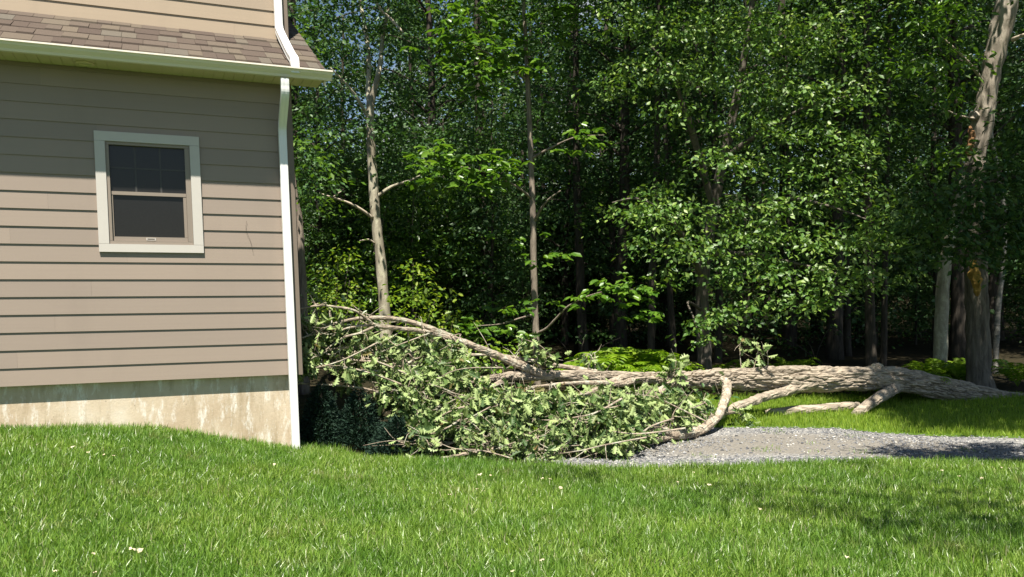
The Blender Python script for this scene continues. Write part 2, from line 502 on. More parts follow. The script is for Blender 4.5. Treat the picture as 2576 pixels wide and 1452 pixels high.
def blades(name, pts, hmean, wid, mat, lean=.35):
    n = len(pts)
    pts = np.array(pts)
    up = np.tile(np.array([0, 0, 1.0]), (n, 1))
    th = RNG.uniform(0, 6.283, n)
    la = np.abs(RNG.normal(0, lean, n)) + .05
    a = np.stack([np.cos(th) * la, np.sin(th) * la, np.ones(n)], 1)
    tw_ = th + RNG.normal(0, .7, n)
    nn = np.stack([-np.cos(tw_), -np.sin(tw_), np.full(n, .6)], 1)
    cl = np.array([1 + .35 * nz(p[0] * 2.2, p[1] * 2.2, 4) + .25 * nz(p[0] * 7, p[1] * 7, 8) for p in pts])
    L = hmean * cl * RNG.uniform(.55, 1.35, n)
    me = leaf_mesh(name, pts, a, nn, L, wid * RNG.uniform(.7, 1.3, n), BLADE)
    return tag(link_mesh(name, me, mat), kind='stuff')

def scatter(n, y0, y1, ok, reach=1.0):
    out = []
    while len(out) < n:
        y = math.sqrt(random.uniform(y0 * y0, y1 * y1)) if random.random() < .35 else random.uniform(y0, y1)
        x = random.uniform(-1, 1) * (.64 * y + reach)
        if not ok(x, y): continue
        out.append((x, y, ground_z(x, y)))
    return out

WALL_N = np.array([.384, -.923]); WALL_U = np.array([.923, .384])
CORNER = np.array([-2.362, 9.1475])
def in_front_of_house(x, y):
    d = np.array([x, y]) - CORNER
    return d @ WALL_N > -.06 or d @ WALL_U > 0.0
def on_lawn(x, y):
    return y < lawn_edge(x) and in_front_of_house(x, y) and not (x < -2.2 and y > 9.7)
g = blades('grass', scatter(370000, 3.2, 9.9, on_lawn, 2.4), .076, .0054, M['grass'], .95)
tag(g, 'dense green lawn grass with mixed blade lengths in front of the house', 'grass')
def on_verge(x, y):
    return gravel_far(x) + .12 * random.random() ** 2 < y and x > -1
g = blades('verge_grass', scatter(64000, 10.4, 15.2, on_verge, 2.4), .085, .007, M['grass_y'], .45)
tag(g, 'yellow green grass strip between the gravel and the fallen trunk', 'grass')
def sparse(x, y):
    return lawn_edge(x) < y < gravel_far(x) and x > -.6 and nz(x * 2.1, y * 2.1, 7) > .30 and random.random() < .5
g = blades('weeds', scatter(900, 8.4, 11.6, sparse), .05, .006, M['grass'], .6)
tag(g, 'thin weedy tufts growing through the gravel', 'weeds')

# loose stones on the gravel
def pebbles(n):
    base = np.array([(1, 0, 0), (-1, 0, 0), (0, 1, 0), (0, -1, 0), (0, 0, .7), (0, 0, -.7)])
    tf = [(0, 2, 4), (2, 1, 4), (1, 3, 4), (3, 0, 4), (2, 0, 5), (1, 2, 5), (3, 1, 5), (0, 3, 5)]
    b = MB()
    k = 0
    while k < n:
        y = random.uniform(8.4, 11.8); x = random.uniform(.1, .66 * y + 1.6)
        if x < .9 and random.random() > (x / .9) ** 1.5: continue
        if not lawn_edge(x) - .08 < y < gravel_far(x) + .06: continue
        if nz(x * .45, y * 1.3, 2) > .05 and random.random() < .75: continue
        s = random.uniform(.006, .017) * (1.5 if random.random() < .07 else 1)
        a = random.uniform(0, 6.28); ca, sa = math.cos(a), math.sin(a)
        q = base * (s * random.uniform(.8, 1.4), s * random.uniform(.6, 1), s * random.uniform(.6, 1)) + RNG.normal(size=(6, 3)) * s * .18
        q = np.stack([q[:, 0] * ca - q[:, 1] * sa + x, q[:, 0] * sa + q[:, 1] * ca + y, q[:, 2] + ground_z(x, y) + .006 + s * .3], 1)
        b.add(q, tf); k += 1
    o = b.build('gravel_stones', M['pebble'])
    tag(o, 'loose grey and whitish crushed stones spread over the driveway', 'gravel', kind='stuff')
pebbles(9000)

# ------------------------------------------------------------------ house
LEAN = -.042
def H(u, w, v):
    u = u + LEAN * (v - EYE)
    p = CORNER + u * WALL_U + w * WALL_N
    return (p[0], p[1], v)
def hbox(b, u0, u1, w0, w1, v0, v1):
    b.box8([H(u0, w1, v0), H(u1, w1, v0), H(u1, w0, v0), H(u0, w0, v0), H(u0, w1, v1), H(u1, w1, v1), H(u1, w0, v1), H(u0, w0, v1)])
def fac(px, py, w=0.0):
    """Wall coordinates (u, v) of a place in the photograph."""
    k = (px - CXP) / F
    o = CORNER + w * WALL_N
    up = (k * o[1] - o[0]) / (WALL_U[0] - k * WALL_U[1])
    v = EYE - (py - HZ) / F * (o[1] + up * WALL_U[1])
    return up - LEAN * (v - EYE), v

UL = -9.0                                    # far left end of the house
house = empty('house', H(0, 0, ground_z(CORNER[0], CORNER[1])),
              'taupe lap sided house corner with brown shingled eave and white gutter', 'house')
HO = tuple(house.location)
V0, EXPO, VS = .574, .1745, 3.765
win_a = fac(235, 328, .03); win_b = fac(499, 345, .03); win_c = fac(250, 635, .03); win_d = fac(514, 635, .03)
WU0, WU1 = (win_a[0] + win_c[0]) / 2, (win_b[0] + win_d[0]) / 2
WV1, WV0 = (win_a[1] + win_b[1]) / 2, (win_c[1] + win_d[1]) / 2

def siding(name, u0, u1, w, v0, v1, mat, hole=None):
    b = MB()
    v = v0
    k = 0
    while v < v1 - .01:
        t = min(v + EXPO + .006, v1)
        spans = [(u0, u1)]
        if hole:
            hu0, hu1, hv0, hv1 = hole
            if v < hv1 and t > hv0:
                if v > hv0 - .02 and t < hv1 + .02 or (v < hv1 and t > hv0): spans = [(u0, hu0), (hu1, u1)]
                if v < hv0 - .005: spans = [(u0, u1)]; 
        if hole and len(spans) == 2:
            o0, o1 = hole[0] + .001, hole[1] - .001
            for lo, hi in ((v, hole[2]), (hole[3], t)):
                if v <= lo < hi <= t and hi - lo > .004:
                    wl, wh = (w + .014 - .012 * (z_ - v) / (t - v) for z_ in (lo, hi))
                    b.box8([H(o0, wl, lo), H(o1, wl, lo), H(o1, w - .02, lo), H(o0, w - .02, lo), H(o0, wh, hi), H(o1, wh, hi), H(o1, w - .02, hi), H(o0, w - .02, hi)])
        for s0, s1 in spans:
            # split long boards at butt joints
            cuts = [s0]
            c = s0 + 1.3 + (k * 1.37) % 2.4
            while c < s1 - .4:
                cuts.append(c); c += 3.6
            cuts.append(s1)
            for a, e in zip(cuts, cuts[1:]):
                e2 = e - (.0007 if e != s1 else 0)
                vs = [H(a, w + .014, v), H(e2, w + .014, v), H(e2, w + .002, t), H(a, w + .002, t), H(a, w - .02, v), H(e2, w - .02, v), H(e2, w - .02, t), H(a, w - .02, t)]
                b.box8([vs[0], vs[1], vs[5], vs[4], vs[3], vs[2], vs[6], vs[7]])
        v += EXPO; k += 1
    return b.build(name, mat, house, origin=HO)
siding('siding', UL, -.10, 0, V0, VS, M['siding'], (WU0 + .03, WU1 - .03, WV0 + .03, WV1 - .03))
# plain sheathing behind the boards and the other walls of the house
b = MB()
hbox(b, UL, WU0 + .02, -.10, -.021, V0 + .01, VS); hbox(b, WU1 - .02, -.012, -.10, -.021, V0 + .01, VS)
hbox(b, WU0 + .02, WU1 - .02, -.10, -.021, V0 + .01, WV0 + .02); hbox(b, WU0 + .02, WU1 - .02, -.10, -.021, WV1 - .02, VS)
hbox(b, -.10, -.012, -7.0, -.102, V0, 4.0); hbox(b, UL, UL + .1, -7, -.102, V0, 4.0); hbox(b, UL + .1, -.102, -7, -6.9, V0, 4.0)
b.build('wall', M['corner'], house, origin=HO)
b = MB(); hbox(b, -.10, 0, -.02, .024, V0 - .004, VS - .003); hbox(b, -.0105, .012, -.12, -.0205, V0 - .004, VS - .003)
b.build('corner_board', M['corner'], house, origin=HO)
# foundation as a bumpy sheet with a top and an end
b = MB()
hbox(b, UL + .1, -.085, -6.95, -.062, -1.2, V0 + .02)
fo = b.build('foundation', M['concrete'], house, origin=HO)

# window
wroot = MB()
TW = .096
for (a0, a1, c0, c1) in ((WU0, WU1, WV0, WV0 + TW * .85), (WU0, WU1, WV1 - TW, WV1), (WU0, WU0 + TW, WV0 + TW * .85 + .002, WV1 - TW - .002), (WU1 - TW, WU1, WV0 + TW * .85 + .002, WV1 - TW - .002)):
    hbox(wroot, a0, a1, -.02, .034, c0, c1)
win = wroot.build('window', M['trim'], house, origin=HO)
win['label'] = 'double hung window with wide beige trim and brown sashes'
iu0, iu1, iv0, iv1 = WU0 + TW + .002, WU1 - TW - .002, WV0 + TW * .85 + .002, WV1 - TW - .002
b = MB(); fw = .030
for (a0, a1, c0, c1) in ((iu0, iu1, iv0, iv0 + .03), (iu0, iu1, iv1 - fw, iv1), (iu0, iu0 + fw, iv0 + .032, iv1 - fw - .002), (iu1 - fw - .02, iu1, iv0 + .032, iv1 - fw - .002)):
    hbox(b, a0, a1, -.06, .018, c0, c1)
b.build('frame', M['sash'], win, origin=HO)
su0, su1 = iu0 + fw + .002, iu1 - fw - .022
vm = iv0 + (iv1 - iv0) * .50
b = MB()
hbox(b, su0, su1, -.0255, -.006, vm - .018, vm + .018)
hbox(b, su0, su1, -.0255, -.008, iv0 + .032, iv0 + .075)
hbox(b, su0, su0 + .016, -.0255, -.009, iv0 + .077, vm - .02); hbox(b, su1 - .03, su1, -.0255, -.009, iv0 + .077, vm - .02)
sash = b.build('sash', M['sash'], win, origin=HO)
b = MB(); um = (su0 + su1) / 2
for s in (0, 1, 2, 3):
    pass
hbox(b, um - .045, um - .035, -.0078, -.002, iv0 + .04, iv0 + .066); hbox(b, um + .035, um + .045, -.0078, -.002, iv0 + .04, iv0 + .066)
hbox(b, um - .033, um + .033, -.0078, -.002, iv0 + .06, iv0 + .066); hbox(b, um - .033, um + .033, -.0078, -.002, iv0 + .04, iv0 + .046)
b.build('latch', M['trim'], win, origin=HO)
b = MB(); hbox(b, su0 - .01, su1 + .01, -.044, -.026, iv0 + .025, iv1 - .03)
b.build('pane', M['glass'], win, origin=HO)
b = MB()
for k in (1, 2):
    u = su0 + (su1 - su0) * k / 3; hbox(b, u - .009, u + .009, -.0258, -.022, vm + .02, iv1 - fw - .003)
vv = vm + (iv1 - fw - vm) * .53
for k in range(3):
    u0 = su0 + (su1 - su0) * k / 3 + (.010 if k else 0); u1 = su0 + (su1 - su0) * (k + 1) / 3 - (.010 if k < 2 else 0)
    hbox(b, u0, u1, -.0258, -.0225, vv - .009, vv + .009)
b.build('muntin', M['muntin'], win, origin=HO)

# eave: soffit, fascia, gutter
GU = .38
ROOF_U, TANB = .315, .51
b = MB()
n = 0
hbox(b, UL, .30, .002, .365, VS, VS + .02)
u = UL
while u < .29:                                       # ribbed soffit underside
    hbox(b, u, min(u + .094, .298), .004, .363, VS - .006, VS - .0005); u += .1
b.build('soffit', M['soffit'], house, origin=HO)
b = MB(); hbox(b, UL, .305, .367, .385, VS - .012, 3.86)
b.box8([H(.306, .384, 3.70), H(.322, .384, 3.70), H(.322, -3.4, 3.70 + TANB * 3.784), H(.306, -3.4, 3.70 + TANB * 3.784), H(.306, .384, 3.85), H(.322, .384, 3.85), H(.322, -3.4, 3.85 + TANB * 3.784), H(.306, -3.4, 3.85 + TANB * 3.784)])
b.build('fascia', M['gutter'], house, origin=HO)
b = MB()
prof = [(.388, 3.838), (.388, 3.752), (.418, 3.752), (.432, 3.774), (.472, 3.803), (.488, 3.828), (.502, 3.828), (.502, 3.844), (.482, 3.844), (.465, 3.81), (.425, 3.782), (.412, 3.760), (.395, 3.760), (.395, 3.838)]
k = len(prof)
vs = [H(UL, w, v) for w, v in prof] + [H(GU, w, v) for w, v in prof]
b.add(vs, [(i, (i + 1) % k, (i + 1) % k + k, i + k) for i in range(k)] + [tuple(range(k - 1, -1, -1)), tuple(range(k, 2 * k))])
ep = [(.388, 3.838), (.388, 3.752), (.418, 3.752), (.432, 3.774), (.472, 3.803), (.492, 3.838)]
b.add([H(GU - .004, w, v) for w, v in ep] + [H(GU + .003, w, v) for w, v in ep], [tuple(range(5, -1, -1)), tuple(range(6, 12))] + [(i, (i + 1) % 6, (i + 1) % 6 + 6, i + 6) for i in range(6)])
b.build('gutter', M['gutter'], house, origin=HO)
# roof slab and single tabs
ROOF_U, TANB = .315, .51
def roofp(u, s, up=0.0):
    """A point s metres back from the eave along the plan."""
    c = math.cos(math.atan(TANB)); sn = math.sin(math.atan(TANB))
    return H(u, .425 - s - up * sn * -1 * 1.0, 3.862 + TANB * s + up * c)
b = MB()
b.box8([H(UL, .42, 3.835), H(ROOF_U - .01, .42, 3.835), H(ROOF_U - .01, -3.4, 3.835 + TANB * 3.82), H(UL, -3.4, 3.835 + TANB * 3.82), H(UL, .42, 3.858), H(ROOF_U - .01, .42, 3.858), H(ROOF_U - .01, -3.4, 3.858 + TANB * 3.82), H(UL, -3.4, 3.858 + TANB * 3.82)])
ce = .245
r = 0
while r * ce < 3.6:
    s0, s1 = r * ce, (r + 1) * ce + .03
    u = UL + (r * .37) % .2
    if u > UL: u -= .2
    while u < ROOF_U:
        wd = random.uniform(.10, .26)
        e = min(u + wd, ROOF_U)
        th = random.choice([.014, .014, .024])
        a = max(u, UL)
        if e - a > .01:
            w0, w1 = .425 - s0, .425 - s1
            q0, q1 = 3.860 + TANB * s0, 3.860 + TANB * s1
            b.box8([H(a, w0, q0), H(e - .003, w0, q0), H(e - .003, w1, q1), H(a, w1, q1), H(a, w0, q0 + th), H(e - .003, w0, q0 + th), H(e - .003, w1, q1 + .003), H(a, w1, q1 + .003)])
        u += wd
    r += 1
b.build('roof', M['shingle'], house, origin=HO)
# dormer
DW, DU = -.75, .11
DV0 = 3.862 + TANB * (.425 - DW) + .01
siding('dormer_siding', UL, DU - .10, DW, DV0 - .03, 7.2, M['siding_up'])
b = MB(); hbox(b, UL, DU - .012, DW - .12, DW - .021, DV0 - .2, 7.2); hbox(b, DU - .1, DU - .012, DW - 3.2, DW - .122, DV0 - .2, 7.2)
b.build('dormer_wall', M['corner'], house, origin=HO)
b = MB(); hbox(b, DU - .10, DU, DW - .02, DW + .024, DV0 - .05, 7.2); hbox(b, DU - .0105, DU + .012, DW - .12, DW - .0205, DV0 - .05, 7.2)
b.build('corner_board', M['corner'], house, origin=HO)
b = MB()
b.box8([H(UL, DW + .4, 7.2), H(DU + .3, DW + .4, 7.2), H(DU + .3, -4.0, 7.9), H(UL, -4.0, 7.9), H(UL, DW + .4, 7.35), H(DU + .3, DW + .4, 7.35), H(DU + .3, -4.0, 8.05), H(UL, -4.0, 8.05)])
b.build('dormer_roof', M['shingle'], house, origin=HO)
b = MB(); hbox(b, UL + .1, -.103, -6.9, -3.4, 4.02, 5.7)
b.build('rear_roof', M['shingle'], house, origin=HO)

def spout(name, path, hw, hd):
    """A ribbed rectangular pipe through (u, w, v) points; hw along the wall, hd off it."""
    pts = spline(path, 6)
    out = []
    prof = []
    for i in range(5):
        x = -hw + 2 * hw * i / 4
        prof.append((x, hd * (1.0 if i % 2 else .93)))
    prof = [(x, d) for x, d in prof] + [(hw, hd * .3), (hw * .93, -hd * .4), (hw, -hd), (-hw, -hd), (-hw * .93, -hd * .4), (-hw, hd * .3)]
    k = len(prof)
    b = MB(); vs = []
    n = len(pts)
    for i in range(n):
        t = pts[min(i + 1, n - 1)] - pts[max(i - 1, 0)]
        t /= np.linalg.norm(t)
        d = np.array([0, -t[2], t[1]]); d /= np.linalg.norm(d)     # across the pipe in the (w, v) plane
        if d[1] < 0: d = -d
        for x, dd in prof:
            q = pts[i] + np.array([x, 0, 0]) + d * dd
            vs.append(H(*q))
    b.add(vs, [(i * k + j, i * k + (j + 1) % k, (i + 1) * k + (j + 1) % k, (i + 1) * k + j) for i in range(n - 1) for j in range(k)] + [tuple(range(k)), tuple((n - 1) * k + j for j in range(k - 1, -1, -1))])
    return b.build(name, M['white'], house, origin=HO)
LU = -.115
spout('downspout', [(LU, .425, 3.73), (LU, .42, 3.66), (LU, .395, 3.56), (LU, .24, 3.42), (LU, .10, 3.29), (LU, .072, 3.2), (LU, .07, 3.1), (LU, .07, 2.3), (LU, .07, 1.2), (LU, .07, .2), (LU, .07, -.42)], .041, .034)
TU = -.005
spout('downspout', [(TU, DW + .07, 7.2), (TU, DW + .07, 6.0), (TU, DW + .07, 4.70), (TU, DW + .09, 4.58), (TU, DW + .20, 4.48), (TU, .15, 4.07), (TU, .36, 3.965), (TU, .435, 3.90), (TU, .44, 3.79)], .043, .034)
b = MB()
# soffit light
su, sv = fac(213, 157, .2)
b = MB(); ring = []
for rr, dz in ((.085, 0.0), (.085, -.012), (.066, -.016), (.06, -.004)):
    ring.append([H(su + rr * math.cos(a), .2 + rr * math.sin(a), VS - .008 + dz) for a in np.linspace(0, 2 * math.pi, 28, endpoint=False)])
vs = sum(ring, []); k = 28
b.add(vs, [(i * k + j, i * k + (j + 1) % k, (i + 1) * k + (j + 1) % k, (i + 1) * k + j) for i in range(3) for j in range(k)] + [tuple(3 * k + j for j in range(k))])
sl = b.build('soffit_light', M['soffit'], house, origin=HO)
sl['label'] = 'round recessed light trim in the soffit'
# thin dry tendril stuck to the boards
pts = [fac(621, 555, .03), fac(619, 578, .03), fac(630, 605, .03), fac(637, 635, .03)]
pts = spline([(u, .022 + .004 * (i % 2), v) for i, (u, v) in enumerate(pts)], 5)
b = MB(); b.tube([H(*p) for p in pts], [.0013] * len(pts), 5)
o = b.build('tendril', M['bark_dark'])
tag(o, 'thin dry vine tendril clinging to the siding right of the window', 'vine')

# ------------------------------------------------------------------ fallen oak
OB = np.array([P(2480, 985, 14.8)[0], 14.8, -.5])
fallen = empty('fallen_tree', OB, 'big uprooted oak lying across the yard with its leafy crown against the house', 'tree')
def px_path(rows, sub=5):
    """rows of (px, py, depth, radius in px) -> points and radii."""
    s = spline([(a, b_, y, r_ * y / F) for a, b_, y, r_ in rows], sub)
    return [P(a[0], a[1], a[2]) for a in s], [max(.003, a[3]) for a in s]
trunk_rows = [(2680, 1022, 15.4, 26), (2560, 1012, 15.05, 25), (2480, 999, 14.8, 25), (2380, 979, 14.4, 28), (2300, 961, 14.1, 29), (2215, 951, 13.8, 34), (2150, 952, 13.6, 33), (2050, 955, 13.3, 34), (1950, 953, 13.0, 33), (1850, 953, 12.7, 30), (1760, 953, 12.4, 25), (1690, 953, 12.15, 20), (1619, 951, 12, 16), (1550, 949, 11.8, 15), (1450, 945, 11.6, 13), (1340, 945, 11.4, 13), (1285, 946, 11.2, 11), (1230, 952, 11.0, 8), (1170, 960, 10.8, 5), (1100, 972, 10.55, 3.5)]
pts, rad = px_path([(a, b_, y, r_ * (.9 if 1600 < a < 2250 else 1)) for a, b_, y, r_ in trunk_rows], 22)
def bark_tube(pts, rad, sides, amp, b):
    pts = np.array(pts); n = len(pts)
    s = np.concatenate([[0], np.cumsum(np.linalg.norm(np.diff(pts, axis=0), axis=1))])
    vs = []
    for i in range(n):
        t = pts[min(i + 1, n - 1)] - pts[max(i - 1, 0)]; t /= np.linalg.norm(t)
        e1 = np.cross(t, (0, 0, 1)); e1 /= np.linalg.norm(e1); e2 = np.cross(e1, t)
        for k in range(sides):
            a = 2 * math.pi * k / sides
            ca, sa = math.cos(a), math.sin(a)
            kx = 3.2 * (.12 / max(.02, rad[i])) ** .35
            q = Vector((s[i] * kx, ca * rad[i] * 15, sa * rad[i] * 15)) if rad[i] > .05 else Vector((s[i] * kx * 1.6, ca * rad[i] * 34, sa * rad[i] * 34))
            q += Vector((mnoise.noise(q * 1.7), mnoise.noise(q * 1.7 + Vector((5, 2, 8))), 0)) * .35
            d, pp_ = mnoise.voronoi(q)
            crack = 1 - min(1.0, (d[1] - d[0]) / .26)
            plate = mnoise.cell(pp_[0] * 7.3)
            lump = mnoise.noise(Vector((s[i] * .9, ca * .8, sa * .8)))
            fine = mnoise.noise(Vector((s[i] * 14, ca * rad[i] * 60, sa * rad[i] * 60)))
            r = rad[i] * (1.04 + .09 * lump) + amp * (.28 * plate + .16 * fine - .62 * crack ** 1.5) * min(1, rad[i] / .12)
            vs.append(pts[i] + (e1 * math.cos(a) + e2 * math.sin(a)) * r)
    fs = [(i * sides + k, i * sides + (k + 1) % sides, (i + 1) * sides + (k + 1) % sides, (i + 1) * sides + k) for i in range(n - 1) for k in range(sides)]
    fs += [tuple(range(sides - 1, -1, -1)), tuple((n - 1) * sides + k for k in range(sides))]
    b.add(vs, fs)
b = MB(); bark_tube(pts, rad, 120, .055, b)
b.build('trunk', M['bark_fallen'], fallen, origin=OB)
SKEL = list(pts[80:])
def limb(rows, sub=11, sides=12, rough=.13, name='branch', mat='bark_limb', keep=True):
    pts, rad = px_path(rows, sub)
    j = [np.array(p) + RNG.normal(size=3) * r_ * .05 for p, r_ in zip(pts, rad)]
    b = MB()
    if max(r_[3] for r_ in rows) >= 4.5: bark_tube(j, rad, 26, .034, b)
    else: b.tube(j, rad, sides, rough, 9.0, seed=rows[0][0])
    o = b.build(name, M[mat], fallen, origin=OB)
    if keep: SKEL.extend(j)
    return o
limb([(2222, 955, 13.8, 20), (2214, 935, 13.75, 18), (2205, 924, 13.7, 12), (2196, 921, 13.65, 5)])
limb([(1370, 946, 11.45, 11), (1325, 925, 11.3, 11), (1280, 907, 11.2, 10), (1215, 880, 11, 9), (1150, 855, 10.8, 8.5), (1080, 825, 10.55, 7), (1010, 805, 10.35, 6), (950, 800, 10.15, 5), (890, 803, 9.95, 4), (830, 818, 9.8, 2.6), (790, 840, 9.75, 1.5)])
limb([(1175, 865, 10.85, 6), (1120, 848, 10.65, 6.5), (1060, 833, 10.4, 6), (1000, 826, 10.2, 5.4), (946, 820, 10, 5), (920, 800, 9.9, 4), (890, 781, 9.8, 3.4), (850, 773, 9.72, 3), (804, 769, 9.66, 2.4), (755, 777, 9.6, 1.6), (735, 780, 9.58, 1.0)])
limb([(946, 820, 10, 4), (905, 838, 9.85, 3), (862, 850, 9.75, 2.4), (820, 880, 9.7, 1.5)])
limb([(935, 818, 10, 3.4), (900, 821, 9.9, 3), (865, 829, 9.8, 2.2), (830, 850, 9.75, 1.3)])
limb([(1500, 938, 11.7, 8), (1440, 926, 11.7, 6.5), (1393, 919, 11.6, 6), (1333, 907, 11.5, 5), (1261, 895, 11.3, 4), (1172, 893, 11.1, 3), (1080, 905, 10.9, 2)])
limb([(1800, 955, 12.5, 13), (1826, 962, 12.4, 12), (1829, 984, 12.2, 11), (1821, 1014, 11.75, 10.5), (1807, 1044, 11.3, 10.5), (1786, 1067, 11.0, 11), (1753, 1086, 10.75, 11.5), (1723, 1094, 10.55, 11), (1690, 1093, 10.4, 10), (1672, 1080, 10.3, 8), (1649, 1073, 10.2, 7.5), (1628, 1082, 10.1, 6.5), (1589, 1088, 10, 6), (1559, 1095, 9.9, 5.5), (1506, 1106, 9.75, 4), (1440, 1100, 9.65, 2.5)])
limb([(1640, 1078, 10.15, 6), (1613, 1096, 10, 5.5), (1583, 1118, 9.8, 5.5), (1571, 1140, 9.62, 5), (1569, 1156, 9.5, 3)])
limb([(1583, 1100, 9.9, 4), (1565, 1118, 9.8, 3.5), (1506, 1146, 9.5, 2)])
limb([(1628, 1080, 10.1, 4), (1613, 1070, 10.05, 3.6), (1530, 1055, 9.95, 3), (1440, 1048, 9.9, 2), (1350, 1050, 9.85, 1.2)])
limb([(1506, 1106, 9.75, 4), (1479, 1122, 9.6, 3.6), (1419, 1139, 9.42, 3.4), (1387, 1137, 9.38, 3), (1351, 1160, 9.26, 2.6), (1315, 1145, 9.3, 2), (1249, 1136, 9.35, 1.4)])
limb([(1690, 1097, 10.4, 8), (1640, 1112, 10.15, 6), (1600, 1128, 9.95, 5), (1560, 1150, 9.7, 3)])
limb([(2050, 962, 13.15, 13), (1985, 982, 12.9, 12), (1930, 997, 12.6, 12), (1863, 1020, 12.1, 11), (1826, 1036, 11.9, 10), (1790, 1050, 11.7, 7)], mat='bark_fallen')
limb([(2262, 968, 13.9, 17), (2236, 984, 13.6, 15), (2200, 1008, 13.2, 13), (2166, 1032, 12.9, 12), (2150, 1042, 12.8, 9)], mat='bark_fallen')
limb([(1330, 975, 11.2, 6), (1310, 1000, 11, 5), (1285, 1040, 10.6, 4), (1240, 1080, 10.1, 3)])
limb([(1560, 955, 11.7, 9), (1520, 968, 11.4, 8), (1490, 985, 11.1, 7), (1430, 1000, 10.8, 5), (1350, 1015, 10.5, 3.5), (1260, 1020, 10.2, 2.5)])
limb([(1690, 960, 12, 10), (1660, 985, 11.7, 9), (1640, 1003, 11.5, 8), (1600, 1020, 11.2, 6), (1540, 1035, 10.9, 4), (1470, 1040, 10.6, 3)])
limb([(1590, 958, 11.8, 9), (1560, 966, 11.5, 8), (1500, 963, 11.2, 6), (1420, 965, 10.9, 4), (1330, 975, 10.6, 3)])
limb([(1230, 952, 11, 7), (1150, 965, 10.7, 5.5), (1060, 985, 10.4, 4.5), (980, 990, 10.1, 3.5), (900, 975, 9.95, 2.6), (820, 968, 9.85, 2), (752, 965, 9.8, 1.4)])
limb([(1180, 965, 10.8, 5), (1100, 1000, 10.3, 4), (1040, 1000, 10.0, 3.4), (1000, 1003, 9.85, 2.5)])
limb([(1260, 960, 11, 6), (1200, 1000, 10.5, 5), (1150, 1045, 10, 4), (1110, 1065, 9.8, 3), (1060, 1075, 9.65, 2)])
limb([(1270, 1060, 9.9, 4), (1210, 1075, 9.8, 3.4), (1150, 1110, 9.55, 3), (1090, 1125, 9.45, 2)])
limb([(1400, 1140, 9.35, 5), (1300, 1125, 9.4, 4.5), (1210, 1135, 9.35, 4), (1130, 1150, 9.25, 4), (1085, 1156, 9.2, 2.5)])
limb([(1060, 895, 10.5, 3.4), (1000, 925, 10.2, 3.2), (950, 912, 10.0, 3), (880, 905, 9.85, 2.6), (820, 890, 9.75, 2)])
limb([(760, 850, 9.65, 2), (800, 835, 9.7, 2.5), (835, 815, 9.8, 3)])
limb([(765, 915, 9.7, 1.8), (830, 925, 9.8, 2.2), (900, 930, 9.9, 2.8), (960, 935, 10.1, 3)])
SKEL = np.array(SKEL)

POLY = [(757, 850), (800, 800), (860, 830), (950, 862), (1010, 848), (1120, 852), (1170, 885), (1190, 945), (1300, 990), (1420, 992), (1560, 995), (1690, 1000), (1760, 1010), (1775, 1055), (1690, 1075), (1640, 1100), (1560, 1140), (1480, 1150), (1300, 1150), (1120, 1150), (1060, 1125), (1040, 1060), (960, 985), (900, 960), (800, 950), (757, 955)]
def inside(px, py, poly=POLY):
    c = False; j = len(poly) - 1
    for i in range(len(poly)):
        (xi, yi), (xj, yj) = poly[i], poly[j]
        if (yi > py) != (yj > py) and px < (xj - xi) * (py - yi) / (yj - yi) + xi: c = not c
        j = i
    return c
lv = Leaves(); tw = MB()
def oak_cluster(c, nleaf, size):
    th = RNG.uniform(0, 6.283, nleaf)
    el = RNG.normal(-.6, .45, nleaf)
    a = np.stack([np.cos(th) * np.cos(el), np.sin(th) * np.cos(el), np.sin(el)], 1)
    flip = np.where(RNG.random(nleaf) < .47, -1.0, 1.0)
    nn = RNG.normal(size=(nleaf, 3)) * .7 + np.array([0, -.45, .7])
    nn *= flip[:, None]
    base = c + RNG.normal(size=(nleaf, 3)) * .07
    lv.put(base, a, nn, size * RNG.uniform(.7, 1.25, nleaf))
def oak_at(px, py, Y, nleaf, size=.135, twig=True):
    c = P(px, py, Y)
    gz = ground_z(c[0], c[1]) + .06
    if c[2] < gz: c[2] = gz
    if twig:
        d = np.linalg.norm(SKEL - c, axis=1); i = int(np.argmin(d + RNG.uniform(0, .35, len(d))))
        s = SKEL[i]
        if np.linalg.norm(s - c) > 1.5: s = c + (s - c) * (1.1 / np.linalg.norm(s - c))
        mid = (s + c) / 2 + RNG.normal(size=3) * .07 + np.array([0, 0, .06])
        pp = spline([s, mid, c], 4)
        tw.tube(pp, np.linspace(.0085, .0028, len(pp)), 5)
        for _ in range(2):
            q = pp[random.randint(2, len(pp) - 2)]
            e = q + RNG.normal(size=3) * .16
            tw.tube([q, (q + e) / 2 + RNG.normal(size=3) * .02, e], [.005, .0035, .002], 4)
            if RNG.random() < .55 and not (px > 1300 and py < 1015 and twig): oak_cluster(e, max(3, nleaf // 3), size * .9)
    oak_cluster(c, nleaf, size)
k = 0
while k < 400:
    px, py = random.uniform(750, 1790), random.uniform(780, 1165)
    if not inside(px, py): continue
    if nz(px * .018, py * .026, 3.3) < -.04: continue
    Y = 9.25 + (1160 - py) / 380 * 1.75 + random.uniform(-.25, .45)
    Y -= max(0.0, (980 - px) / 230) * .85
    if px > 1560: Y += (px - 1560) / 200 * 1.1
    Y = max(Y, 9.25)
    oak_at(px, py, Y, random.randint(12, 22), random.uniform(.108, .152)); k += 1
